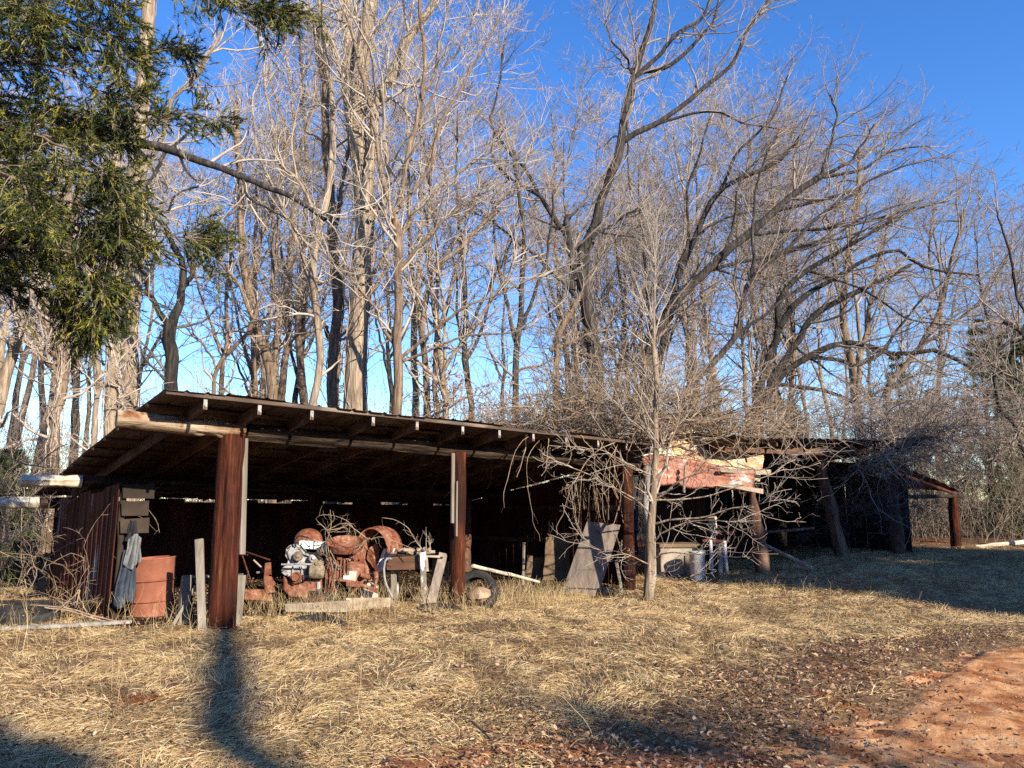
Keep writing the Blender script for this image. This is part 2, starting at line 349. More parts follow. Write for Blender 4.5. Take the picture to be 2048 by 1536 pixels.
# ------------------------------------------------------------------ blades in bulk (grass, needles)
def blades(P0, D, L, W, bend, g, segs=2):
    N = len(P0); D = D/(np.linalg.norm(D, axis=1, keepdims=True)+1e-9)
    s = np.cross(D, g.normal(size=(N, 3))); s /= np.linalg.norm(s, axis=1, keepdims=True)+1e-9
    L = L[:, None]; W = W[:, None]/2
    rows = []
    for k in range(segs):
        t = k/segs; c = P0+D*L*t+bend*L*t*t; ww = W*(1-.35*t); rows += [c-s*ww, c+s*ww]
    tip = P0+D*L+bend*L; rows.append(tip)
    m = 2*segs+1; V = np.stack(rows, 1).reshape(-1, 3); b = np.arange(N)[:, None]*m
    Q = np.concatenate([b+np.array([[2*k, 2*k+1, 2*k+3, 2*k+2]]) for k in range(segs-1)], 0) if segs > 1 else None
    Tt = b+np.array([[2*segs-2, 2*segs-1, 2*segs]])
    return V, Q, Tt, m

# ================================================================== GROUND
def axis(lo, hi, near0, near1, fine):
    a = [near0]
    while a[-1] < near1: a.append(a[-1]+fine)
    st = fine
    while a[-1] < hi: st *= 1.16; a.append(a[-1]+st)
    b = [near0]; st = fine
    while b[-1] > lo: st *= 1.16; b.append(b[-1]-st)
    return np.array(b[::-1][:-1]+a)
gx = axis(-900, 900, -13, 17, .11); gy = axis(-700, 1200, 2.5, 24, .11)
X, Y = np.meshgrid(gx, gy, indexing='ij')
def grid_mesh(name, X, Y, Z, loc=(0, 0, 0)):
    a, b = X.shape; V = np.stack([X, Y, Z], -1).reshape(-1, 3)
    i = np.arange(a-1)[:, None]*b; j = np.arange(b-1)[None, :]
    Q = np.stack([i+j, i+b+j, i+b+j+1, i+j+1], -1).reshape(-1, 4)
    return mesh_arrays(name, V, Q, org=loc)
gm = mat('thatch_soil', [(.25, (.07, .038, .02)), (.5, (.21, .125, .066)), (.75, (.42, .28, .155))], 9, detail=10, rough=1, bump=.9, bscale=26, bdist=.05,
         stops2=[(.3, (.17, .045, .014)), (.7, (.38, .12, .035))], mask=(.55, .56, .66), spec=.05)
g_me = grid_mesh('ground', X, Y, gz(X, Y)); g_me.materials.append(gm)
tag(link_mesh('ground', g_me), kind='structure')
rx = np.arange(-2, 16, .045); ry = np.arange(2.2, 13, .045); X, Y = np.meshgrid(rx, ry, indexing='ij')
rmk = road_mask(X, Y); dd = X-road_edge(Y)
Z = gz(X, Y)+.035*rmk-.07*(1-rmk)
for c, w in ((.75, .17), (1.15, .12), (2.45, .2), (2.95, .14)):
    band = np.exp(-((dd-c-.1*np.sin(Y*.8))/w)**4)
    lug = np.sign(np.sin((Y*.9+X*.35)*34+3*np.abs(dd-c)/w))*.5
    Z += rmk*band*(-.022+.026*lug*(.4+.9*vnoise(X, Y, .5, 21)))
Z += rmk*(.018*(vnoise(X, Y, .16, 22)-.5)+.05*(vnoise(X, Y, .5, 23)-.5)+.012*(vnoise(X, Y, .07, 24)-.5)+.012*np.sign(vnoise(X, Y, .12, 25)-.74).clip(0))
r_me = grid_mesh('dirt_road', X, Y, Z)
r_me.materials.append(mat('red_clay', [(.25, (.34, .14, .055)), (.5, (.58, .29, .125)), (.75, (.74, .46, .23))], 3.0, detail=11, rough=1, bump=.6, bscale=30, bdist=.02,
                          stops2=[(.3, (.18, .055, .02)), (.7, (.40, .16, .06))], mask=(2.6, .46, .60), spec=.05))
tag(link_mesh('dirt_road', r_me), kind='structure')
pxs = np.arange(-1.4, 3.4, .05); pys = np.arange(3.9, 6.1, .05); X, Y = np.meshgrid(pxs, pys, indexing='ij')
pm = sst(.46, .60, vnoise(X, Y, .8, 71)*.7+vnoise(X, Y, .25, 72)*.3)*sst(5.75, 5.2, Y+.35*(vnoise(X, Y, .4, 73)-.5))*sst(-1.3, -.7, X)
Z = gz(X, Y)+.03*pm-.05*(1-pm)+.014*(vnoise(X, Y, .1, 74)-.5)
p_me = grid_mesh('clay_patch', X, Y, Z); p_me.materials.append(mat('bare_red_clay', [(.25, (.15, .055, .025)), (.5, (.31, .125, .055)), (.75, (.46, .23, .12))], 5, detail=10, rough=1, bump=.7, bscale=40, bdist=.02, spec=.03))
tag(link_mesh('ground_clay', p_me), kind='structure')

# ---------------- dry grass
gr = np.random.default_rng(21)
def in_view(n, y0, y1, power=1.0):
    y = y0+(y1-y0)*gr.random(n)**power; x = gr.uniform(-1, 1, n)*(y*.69+.8); return x, y
def uv_of(x, y): return x*UX[0]+y*UX[1], x*VX[0]+y*VX[1]
def grass_keep(x, y):
    u, v = uv_of(x, y); k = (1-road_mask(x, y))
    inside = (u > 2.9) & (u < 11.8) & (v > 10.6)
    d = x-road_edge(y)
    k = k*np.where(inside, .05, 1)*(.35+.65*sst(-.1, -1.3, d))
    k = k*(.45+.55*sst(.25, .5, vnoise(x, y, 1.1, 31)))
    k = k*(1-.9*sst(6.2, 5.2, y)*sst(-.9, .4, x)*sst(.30, .5, vnoise(x, y, .7, 33)))
    k = np.where((x < -5.0) & (y > 10.3) & (y < 12.5), k*.3, k)
    return k
def make_grass(name, nclump, per, y0, y1, Lr, Wr, power, segs, lay, matname, kind='stuff', extra=None):
    x, y = in_view(nclump, y0, y1, power)
    keep = gr.random(nclump) < grass_keep(x, y); x = x[keep]; y = y[keep]
    nc = len(x); idx = np.repeat(np.arange(nc), per); n = len(idx)
    a = gr.uniform(0, 2*np.pi, n); rr = np.abs(gr.normal(0, .09, n))
    px = x[idx]+np.cos(a)*rr; py = y[idx]+np.sin(a)*rr
    k = road_mask(px, py) < .6; idx = idx[k]; px = px[k]; py = py[k]; a = a[k]; n = len(px)
    flow = 2*np.pi*vnoise(px, py, .9, 41)*1.6
    cl = gr.uniform(lay[0], lay[1], nc)[idx]               # how flat the clump lies
    D = np.stack([np.cos(a)*.6+np.cos(flow)*.9+gr.normal(0, .35, n), np.sin(a)*.6+np.sin(flow)*.9+gr.normal(0, .35, n), cl*np.abs(gr.normal(1, .5, n))], -1)
    L = gr.uniform(*Lr, n)*(.6+.7*gr.random(nc)[idx]); W = gr.uniform(*Wr, n)
    P0 = np.stack([px, py, gz(px, py)-.01], -1)
    P0[:, 2] += .045*gr.random(n)**2
    bend = np.stack([np.cos(flow)*.35, np.sin(flow)*.35, -.28-.25*gr.random(n)], -1)+gr.normal(0, .12, (n, 3))
    V, Q, Tt, m = blades(P0, D, L, W, bend, gr, segs)
    V = V.reshape(n, m, 3); zf = gz(V[:, :, 0], V[:, :, 1])+.004; V[:, :, 2] = np.maximum(V[:, :, 2], zf); V = V.reshape(-1, 3)
    rn = np.clip(.55*gr.random(nc)[idx]+.45*gr.random(n), 0, 1)
    me = mesh_arrays(name, V, Q, Tt, rnd=np.repeat(rn, m), smooth=False); me.materials.append(M[matname])
    return tag(link_mesh(name, me), kind=kind)
straw = [(0, (.08, .04, .02)), (.22, (.26, .155, .07)), (.5, (.50, .345, .165)), (.75, (.68, .51, .27)), (.90, (.82, .68, .42)), (.92, (.14, .16, .04)), (1, (.24, .25, .06))]
greenish = [(0, (.12, .09, .03)), (.5, (.42, .33, .13)), (.8, (.30, .29, .08)), (1, (.16, .19, .04))]
M['straw'] = rmat('dry_straw', straw, patch=(.8, .60, .74, greenish))
make_grass('dry_grass', 30000, 27, 4.2, 19.5, (.04, .15), (.0022, .0046), 1.0, 3, (.15, .7), 'straw')
M['stalk'] = rmat('dry_stalks', [(0, (.20, .12, .06)), (.5, (.48, .34, .17)), (1, (.72, .56, .30))])
# loose tall stalks: by the posts, under the roof edge and here and there in the open
def stalks():
    pts = []
    def cl(px, py, n, sx, sy, h):
        c = at(px, py, 1); d = ray(px, py); t = (0-EYE)/d[2]; q = np.array([0, 0, EYE])+d*t
        xs = q[0]+gr.normal(0, sx, n); ys = q[1]+gr.normal(0, sy, n); pts.append(np.stack([xs, ys, np.full(n, h)], -1))
    cl(700, 1236, 60, .35, .3, .55); cl(740, 1240, 30, .2, .3, .5); cl(1020, 1200, 260, .55, .45, .42); cl(880, 1215, 160, .5, .35, .36)
    cl(1080, 1195, 200, .5, .4, .38); cl(560, 1215, 160, .5, .4, .33); cl(640, 1225, 90, .6, .3, .4); cl(325, 1255, 25, .3, .2, .5); cl(350, 1370, 7, .3, .3, .75)
    cl(45, 1300, 30, .5, .4, .75); cl(20, 1330, 18, .4, .4, .7); cl(1645, 1260, 5, .06, .06, .6); cl(1180, 1500, 3, .1, .1, .4); cl(1560, 1200, 40, .9, .5, .3)
    cl(480, 1262, 60, .5, .3, .3); cl(120, 1245, 50, .8, .4, .45); cl(700, 1380, 14, 1.6, .6, .35)
    for _ in range(46): cl(gr.uniform(30, 1500), gr.uniform(1240, 1420), 3, .15, .15, .3)
    A = np.concatenate(pts); n = len(A); P0 = np.stack([A[:, 0], A[:, 1], gz(A[:, 0], A[:, 1])], -1)
    K = 6; h = A[:, 2]*gr.uniform(.5, 1.1, n); d = np.stack([gr.normal(0, .3, n), gr.normal(0, .3, n), np.ones(n)], -1)
    P = np.zeros((n, K, 3)); P[:, 0] = P0
    for k in range(1, K):
        P[:, k] = P[:, k-1]+d*(h/(K-1))[:, None]; d = d+gr.normal(0, .16, (n, 3)); d[:, 2] = np.abs(d[:, 2]); d /= np.linalg.norm(d, axis=1, keepdims=True)
    Rr = np.linspace(1, .35, K)[None]*gr.uniform(.0013, .0028, n)[:, None]
    C, CR = spawn(P, Rr, 2, gr, (.3, 1), (20, 50), (.04, .16), 3, .2, .05, .7, .0012)
    V, Q = join([tubes(P, Rr, 3), tubes(C, CR, 3)])
    rn = np.concatenate([np.repeat(gr.random(n), K*3), np.repeat(gr.random(len(C)), 9)])
    me = mesh_arrays('dry_weeds', V, Q, rnd=rn); me.materials.append(M['stalk']); tag(link_mesh('dry_weeds', me), kind='stuff')
stalks()
# ---------------- fallen leaves
def leaves():
    n0 = 90000; x, y = in_view(n0, 4.2, 21, 1.25); d = x-road_edge(y)
    k = .10+.95*np.exp(-((d-.1)/.85)**2)+.75*sst(6.6, 5.0, y)*sst(-1.5, 0.2, x)+.15*sst(.55, .8, vnoise(x, y, .8, 51))+.5*((x < -4.6) & (y > 10))
    k = np.where(road_mask(x, y) > .7, .55*np.exp(-np.maximum(d-.5, 0)/.6)+.03+.25*sst(.6, .8, vnoise(x, y, .6, 52)), k)
    k = k+.25*((y > 13) & (x > 2) & (x < 6))
    s = gr.random(n0) < k; x = x[s]; y = y[s]; n = len(x)
    z = gz(x, y)+.02+.05*gr.random(n)*(1-road_mask(x, y))+.025*road_mask(x, y)
    a = gr.uniform(0, 2*np.pi, n); L = gr.uniform(.010, .025, n); til = gr.normal(0, .45, n); rol = gr.normal(0, .5, n)
    dx = np.stack([np.cos(a), np.sin(a), til], -1); dx /= np.linalg.norm(dx, axis=1, keepdims=True)
    sy = np.stack([-np.sin(a), np.cos(a), rol], -1); sy -= dx*(sy*dx).sum(1, keepdims=True); sy /= np.linalg.norm(sy, axis=1, keepdims=True)
    up = np.cross(dx, sy); c = np.stack([x, y, z], -1); L = L[:, None]; w = gr.uniform(.35, .7, n)[:, None]*L; f = gr.uniform(-.2, .6, n)[:, None]*L
    V = np.stack([c-dx*L, c-dx*L*.2+sy*w+up*f, c+dx*L*.5+sy*w*.75+up*f, c+dx*L+up*f*.6, c+dx*L*.5-sy*w*.75+up*f, c-dx*L*.2-sy*w+up*f, c+dx*L*.3], 1).reshape(-1, 3)
    b = np.arange(n)[:, None]*7; Q = np.concatenate([b+np.array([[0, 6, 2, 1]]), b+np.array([[6, 3, 3, 2]])*1])[:0]
    Tt = np.concatenate([b+np.array([t]) for t in ([0, 6, 1], [1, 6, 2], [2, 6, 3], [3, 6, 4], [4, 6, 5], [5, 6, 0])])
    me = mesh_arrays('fallen_leaves', V, None, Tt, rnd=np.repeat(gr.random(n), 7), smooth=False)
    me.materials.append(rmat('leaf_litter', [(0, (.08, .036, .018)), (.4, (.22, .115, .060)), (.7, (.36, .215, .125)), (.96, (.44, .29, .18)), (1, (.56, .43, .30))], rough=.7))
    tag(link_mesh('fallen_leaves', me), kind='stuff')
leaves()

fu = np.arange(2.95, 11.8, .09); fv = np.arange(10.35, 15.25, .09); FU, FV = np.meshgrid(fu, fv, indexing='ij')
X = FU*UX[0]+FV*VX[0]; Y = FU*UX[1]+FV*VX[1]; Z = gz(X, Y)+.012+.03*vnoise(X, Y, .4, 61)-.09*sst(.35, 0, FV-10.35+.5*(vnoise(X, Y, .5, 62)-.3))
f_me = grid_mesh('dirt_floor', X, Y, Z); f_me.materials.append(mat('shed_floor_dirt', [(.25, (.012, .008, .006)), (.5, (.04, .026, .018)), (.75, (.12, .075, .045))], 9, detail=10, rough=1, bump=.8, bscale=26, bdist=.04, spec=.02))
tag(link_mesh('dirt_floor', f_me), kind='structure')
# ================================================================== OPEN POLE SHED
def roofz(u, v): return 2.83-.0205*(u-2.85)-.163*(v-9.15)
shed = thing('pole_shed', 'long open-fronted pole shed with a lean-to tin roof over rusted machinery', 'shed', S(2.9, 9.8, 0))
def corr(f, us, vs, rib, pitch, r0=.0, seed=0, dent=.006):
    """ribbed sheet: f(a,b) -> point, normal n; ribs across a"""
    return None
def ribs(a, pitch=.24, w=.028, h=.02):
    p = np.mod(a, pitch); p = np.minimum(p, pitch-p); return h*np.clip(1-(p-.004)/w, 0, 1)
# roof sheets
us = np.sort(np.concatenate([np.arange(2.72, 11.95, .24)+o for o in (-.032, -.006, .006, .032, .1)])); us = us[(us > 2.72) & (us < 11.98)]
vs_ = np.linspace(9.06, 16.1, 26)
P = np.zeros((len(us), len(vs_), 3))
for i, u in enumerate(us):
    sh = int((u-2.72)/.72); off = .03*math.sin(sh*2.3)+.012*math.sin(sh*5.1)
    for j, v in enumerate(vs_):
        vv = v-(off if j == 0 else 0)
        P[i, j] = S(u, vv, roofz(u, vv)+float(ribs(u-2.72))+.012*math.sin(u*1.9+v*.8)+.008*math.sin(v*2.6+sh*1.7)+(.004 if sh % 2 else 0))
MB().grid(P).build('roof', M['roof_metal'], shed, solid=.003)
roof_o = bpy.data.objects['roof']
ru = [2.95, 3.2, 3.86, 4.56, 5.47, 6.19, 7.01, 7.73, 8.45, 9.2, 9.99, 10.75, 11.45]
ru_ = ru[1:]
for i, u in enumerate(ru_):
    a = S(u, 9.13, roofz(u, 9.13)-.105); b = S(u+.02*math.sin(i), 15.4, roofz(u, 15.4)-.105)
    q = MB().bar(a, b, .045, .135, side=UX, jit=.003).build('rafter', M['rafter_wood'], shed, bevel=.004)
    MB().box(a-VX*.0025, UX, (0, 0, 1), VX, .0225, .066, .002).build('rafter_end', M['wood_end'], q)
for j, v in enumerate(np.arange(9.12, 15.9, .61)):
    a = S(2.72 if j else 2.74, v, roofz(2.72, v)-.02); b = S(11.9, v, roofz(11.9, v)-.02)
    MB().bar(a, b, .085 if j else .045, .034 if j else .05, side=VX, jit=.004).build('purlin', M['rafter_wood'] if j else M['edge_board'], shed, bevel=.003)
def log(name, a, b, r0, r1, m, parent, seed=0, rough=.05, bow=.015, n=16, K=12, loc=None):
    g = np.random.default_rng(seed+100); a = np.asarray(a, float); b = np.asarray(b, float)
    c = a+(b-a)*np.linspace(0, 1, K)[:, None]; c = wobble(c, bow, g); r = np.linspace(r0, r1, K)*(1+.03*g.normal(size=K))
    return MB().tube(c, r, n, rough, seed).build(name, m, parent, auto=50, loc=loc)
# logs of the frame: front plate in two lengths, mid and back plates, each split where roof shade starts
log('beam', S(2.42, 9.8, 2.55), S(3.93, 9.79, 2.49), .105, .108, M['log_pale'], shed, 1, rough=.09, K=18)
log('beam', S(3.99, 9.86, 2.495), S(11.9, 9.86, 2.325), .115, .105, M['log_brown'], shed, 2, K=24, bow=.03, rough=.07)
log('beam', S(2.02, 13.0, 1.88), S(2.80, 13.0, 1.88), .088, .09, M['log_cut'], shed, 3, rough=.08)  # sunlit stretch outside the roof, light put into the paler log colour
log('beam', S(2.82, 13.0, 1.88), S(11.7, 13.0, 1.72), .09, .09, M['log_brown'], shed, 4, K=24)  # rest of the mid plate, darker colour standing for roof shade
log('beam', S(1.55, 15.05, 1.56), S(2.62, 15.05, 1.56), .085, .09, M['log_cut'], shed, 5, rough=.08)  # back plate up to the shade line, coloured as lit
log('beam', S(2.64, 15.05, 1.555), S(3.3, 15.05, 1.54), .09, .09, M['log_brown'], shed, 6)  # same log past that line, coloured as if shaded
posts = [(3.80, 9.82, .175, .155, 2.43, M['creosote']), (7.48, 9.84, .128, .12, 2.36, M['creosote']), (11.55, 9.84, .135, .125, 2.28, M['creosote'])]
for i, (u, v, r0, r1, h, m_) in enumerate(posts):
    p = S(u, v, 0); z = float(gz(p[0], p[1]))-.3
    q = log('post', p+[0, 0, z], S(u, v, h), r0, r1, m_, shed, 10+i, rough=.03, bow=.01, n=24, K=14)
    if i == 1:
        MB().tube([S(u, v, 1.02)+(UX*math.cos(t)+VX*math.sin(t))*.131+[0, 0, .02*math.sin(t)] for t in np.linspace(0, 6.2, 20)], .004, 5).build('wire', M['rust_dark'], q)
log('post', S(6.6, 13.0, -.1), S(6.6, 13.0, 1.72), .11, .10, M['creosote'], shed, 14)
log('post', S(10.1, 13.0, -.25), S(10.1, 13.0, 1.66), .13, .11, M['cedar_post'], shed, 15)
log('post', S(2.97, 11.36, -.1), S(2.97, 11.36, 1.8), .045, .04, M['wood_dark'], shed, 16)
# boards spiked to the posts
MB().bar(S(4.005, 9.80, .92), S(3.985, 9.83, 2.40), .085, .03, side=UX+VX*.3, jit=.004).build('nailed_board', M['wood_grey'], shed, bevel=.004)
MB().bar(S(7.30, 9.75, 1.25), S(7.31, 9.76, 2.34), .07, .03, side=UX+VX*.2, jit=.004).build('nailed_board', M['wood_grey'], shed, bevel=.004)
MB().bar(S(7.335, 9.70, 1.05), S(7.345, 9.70, 1.9), .035, .03, side=UX, jit=.006).build('nailed_board', M['wood_grey'], shed, bevel=.004)
# tin walls
def tin_wall(name, o, a, b0, h0, h1, width, m, parent, seed=0, nrm=None, holes=None, dent=.01, pitch=.24):
    """sheets standing along a from o; top height runs h0 -> h1"""
    s = np.sort(np.concatenate([np.arange(0, width, pitch)+k for k in (-.032, -.006, .006, .032, .1)])); s = s[(s >= 0) & (s <= width)]
    t = np.linspace(0, 1, 12); P = np.zeros((len(s), 12, 3)); g = np.random.default_rng(seed)
    for i, x in enumerate(s):
        sheet = int(x/.72); hh = h0+(h1-h0)*x/width+.03*math.sin(sheet*3.1+seed)
        for j, q in enumerate(t):
            P[i, j] = np.asarray(o)+np.asarray(a)*x+np.array([0, 0, b0+(hh-b0)*q])+np.asarray(nrm)*(float(ribs(x))+dent*math.sin(x*2.1+q*3+seed)+(.003 if sheet % 2 else 0))
    return MB().grid(P).build(name, m, parent, solid=.002)
tin_wall('wall', S(2.9, 11.3, 0), VX, -.12, 1.80, 1.60, 3.6, M['rust_wall'], shed, 1, -UX)
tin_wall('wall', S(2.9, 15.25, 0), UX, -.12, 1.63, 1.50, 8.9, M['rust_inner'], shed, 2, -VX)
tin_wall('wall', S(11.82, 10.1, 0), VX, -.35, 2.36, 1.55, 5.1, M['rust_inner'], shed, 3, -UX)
for k, (z, w_) in enumerate(((1.72, .40), (1.49, .34), (1.26, .36))):
    MB().bar(S(2.93, 11.28-k*.004, z), S(2.93+w_, 11.28, z+.01), .19, .022, side=(0, 0, 1), jit=.006).build('wall_board', M['wood_dark'], shed, bevel=.003)
# things hidden at the back wall of the shed: rails of the end wall
for z in (.75, 1.45):
    MB().bar(S(11.74, 10.2, z), S(11.74, 15.1, z-.03), .09, .04, side=(0, 0, 1)).build('wall_rail', M['rafter_wood'], shed, bevel=.003)

# ================================================================== BARN ON THE RIGHT
B0 = np.array([5.1, 16.0, 0]); B1 = np.array([8.96, 18.0, 0]); BU = (B1-B0)/np.linalg.norm(B1-B0); BV = np.array([-BU[1], BU[0], 0])
barn = thing('plank_barn', 'dark open barn of gapped upright boards under a sagging roof, half buried in vines', 'barn', B0+BU*2)
def Bp(a, b, z): return B0+BU*a+BV*b+np.array([0, 0, z])
def broofz(a, b): return 2.93+.02*a-.10*math.sin(np.clip((a+2.2)/6.7, 0, 1)*math.pi)-.10*(b+.5)
A_ = np.arange(-1.15, 5.35, .06); Bv = np.linspace(-.55, 5.0, 14); P = np.zeros((len(A_), 14, 3))
for i, a in enumerate(A_):
    for j, b in enumerate(Bv):
        P[i, j] = Bp(a, b-(.05*math.sin(a*3.1) if j == 0 else 0), broofz(a, b)+.016*math.sin(a*2*math.pi/.12*.5)+.02*math.sin(a*1.7+b))
MB().grid(P).build('roof', M['roof_metal'], barn, solid=.004)
for a in np.arange(-1.0, 4.9, .56):
    q = MB().bar(Bp(a, -.42, broofz(a, -.42)-.09), Bp(a, 4.9, broofz(a, 4.9)-.09), .045, .11, side=BU, jit=.004).build('rafter', M['rafter_wood'], barn, bevel=.004)
for k, (a0, a1, dz) in enumerate(((-1.2, 2.1, -.2), (2.05, 4.75, -.19))):
    MB().bar(Bp(a0, -.12, broofz(a0, -.1)+dz), Bp(a1, -.12, broofz(a1, -.1)+dz), .13, .045, side=(0, 0, 1), jit=.006).build('beam', M['wood_brown'], barn, bevel=.004)
# upright boards with gaps, one sheet of planks per side
g = np.random.default_rng(77)
def plank_wall(o, a, w, h0, h1, m):
    q = MB(); x = 0
    while x < w:
        bw = g.uniform(.13, .19); t = h0+(h1-h0)*x/w
        q.bar(np.asarray(o)+np.asarray(a)*(x+bw/2)+[0, 0, -.15], np.asarray(o)+np.asarray(a)*(x+bw/2+g.normal(0, .012))+[0, 0, t-g.uniform(0, .05)], bw, .022, side=a, jit=.004)
        x += bw+max(.004, g.normal(.012, .012))
    return q.build('wall', m, barn, bevel=0)
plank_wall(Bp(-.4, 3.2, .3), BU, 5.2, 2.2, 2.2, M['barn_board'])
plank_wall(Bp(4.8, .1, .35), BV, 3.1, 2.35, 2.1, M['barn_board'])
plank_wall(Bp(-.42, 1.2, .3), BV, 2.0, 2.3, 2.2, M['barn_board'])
def knotty(name, pts, r, m, parent, seed, n=14, rough=.10):
    g = np.random.default_rng(seed); c = wobble(resample(pts, 20), .02, g); rr = np.interp(np.linspace(0, 1, 20), np.linspace(0, 1, len(r)), r)*(1+.08*g.normal(size=20))
    return MB().tube(c, rr, n, rough, seed).build(name, m, parent, auto=60)
p4 = [at(1528, 1150, 16.0), at(1520, 1090, 16.0), at(1508, 1020, 16.0), at(1503, 965, 16.0), at(1500, 905, 16.0)]
knotty('post', p4, [.17, .14, .115, .075, .05, .045], M['cedar_post'], barn, 31)
p5 = [at(1690, 1130, 17), at(1676, 1080, 17), at(1660, 1010, 17), at(1648, 960, 17), at(1640, 900, 17)]
knotty('post', p5, [.17, .155, .14, .12, .11], M['cedar_post'], barn, 32)
p6 = [at(1798, 1120, 18), at(1788, 1040, 18), at(1780, 960, 18), at(1772, 905, 18)]
knotty('post', p6, [.16, .15, .13, .12], M['cedar_post'], barn, 33)
log('rail', Bp(.1, .1, .95), Bp(1.7, .15, 1.0), .03, .03, M['cedar_post'], barn, 34)
# small lean-to at the far right
lean = thing('lean_to_shelter', 'low rusty lean-to on a round brown post at the right end of the barn', 'shelter', (10.2, 18.8, .3))
r00 = at(1785, 928, 18.2); r01 = at(1922, 984, 19.4)
P = np.zeros((24, 8, 3)); back = np.array([-1.6, 3.2, .25])
for i in range(24):
    for j in range(8):
        s_, t_ = i/23, j/7; P[i, j] = r00+(r01-r00)*s_+back*t_+np.array([0, 0, .02*math.sin(i*1.9)+.05*math.sin(s_*3)])
MB().grid(P).build('roof', M['rust_dark'], lean, solid=.006)
log('beam', at(1790, 994, 18.3), at(1925, 992, 19.5), .05, .045, M['wood_dark'], lean, 41)
log('post', at(1916, 1125, 19.5), at(1904, 990, 19.4), .125, .11, M['cedar_post'] if 0 else M['creosote'], lean, 42, rough=.06)
log('rafter', at(1790, 945, 18.25), at(1915, 990, 19.45), .05, .04, M['rust_dark'], lean, 43)

# fallen panels between the two roofs
def panel(name, label, quad, m, seed, crumple=.05, notch=.06, group='rusted roof panels hanging over the gap'):
    a, b, c, d = [np.asarray(q, float) for q in quad]; n, k = 46, 14; g = np.random.default_rng(seed); P = np.zeros((n, k, 3))
    nr = np.cross(b-a, d-a); nr /= np.linalg.norm(nr)
    for i in range(n):
        s = i/(n-1); et = notch*(float(vnoise(s*9+seed, 0, 1, seed))-.5); eb = notch*(float(vnoise(s*7+seed, 3, 1, seed+5))-.5)
        for j in range(k):
            t = j/(k-1); tt = t+et*(1-t)+eb*t
            p = (a*(1-s)+b*s)*(1-tt)+(d*(1-s)+c*s)*tt
            P[i, j] = p+nr*(.022*math.cos(j*math.pi*.75)+crumple*(float(vnoise(s*6, t*2, 1, seed+9))-.5)*2)
    q = MB().grid(P)
    return tag(q.build(name, m, solid=.004, smooth=True), label, 'metal sheet', group)
panel('metal_sheet', 'upper bent roof sheet, yellow and white along its torn top edge, above the wooden bar',
      (at(1285, 850, 16.1), at(1528, 890, 16.25), at(1522, 955, 15.55), at(1285, 925, 15.35)), M['panel'], 3, .11, .16)
panel('metal_sheet', 'lower red-brown roof sheet with white bare spots, hanging below the yellow one',
      (at(1285, 905, 15.25), at(1510, 945, 15.45), at(1505, 983, 15.35), at(1290, 968, 15.15)), M['panel_rust'], 4, .09, .16)
panel('metal_sheet', 'crumpled pale roof sheet in the vine tangle at the top of the torn roof',
      (at(1285, 846, 15.9), at(1395, 848, 16.1), at(1390, 900, 15.8), at(1290, 890, 15.7)), M['panel'], 9, .09, .2)
tag(MB().bar(at(1440, 940, 15.3), at(1541, 944, 15.5), .085, .03, side=(0, 0, 1), jit=.01).build('broken_board', M['wood_grey_flat'], bevel=.004),
    'short grey broken board sticking out right of the yellow sheet', 'board', 'broken boards on the rusted panels')
tag(MB().bar(at(1440, 968, 15.2), at(1525, 982, 15.4), .07, .03, side=(0, 0, 1), jit=.012).build('broken_board', M['wood_grey_flat'], bevel=.004),
    'lowest broken board under the red-brown sheet beside the leaning post', 'board', 'broken boards on the rusted panels')
tag(MB().bar(at(1367, 985, 15.1), at(1371, 930, 15.1), .06, .03, side=UX, jit=.006).build('broken_board', M['wood_grey'], bevel=.004),
    'small upright broken board across the middle of the red-brown sheet', 'board', 'broken boards on the rusted panels')
tag(MB().bar(at(1493, 925, 15.4), at(1487, 893, 15.4), .04, .03, side=UX, jit=.004).build('broken_board', M['wood_dark'], bevel=.004),
    'thin dark upright stick in front of the yellow sheet', 'board', 'broken boards on the rusted panels')
log('roof_pole', at(1290, 925, 15.9), at(1560, 905, 16.4), .07, .06, M['log_brown'], barn, 44)
log('roof_pole', at(1240, 880, 15.6), at(1450, 868, 15.9), .06, .06, M['wood_dark'], barn, 45)

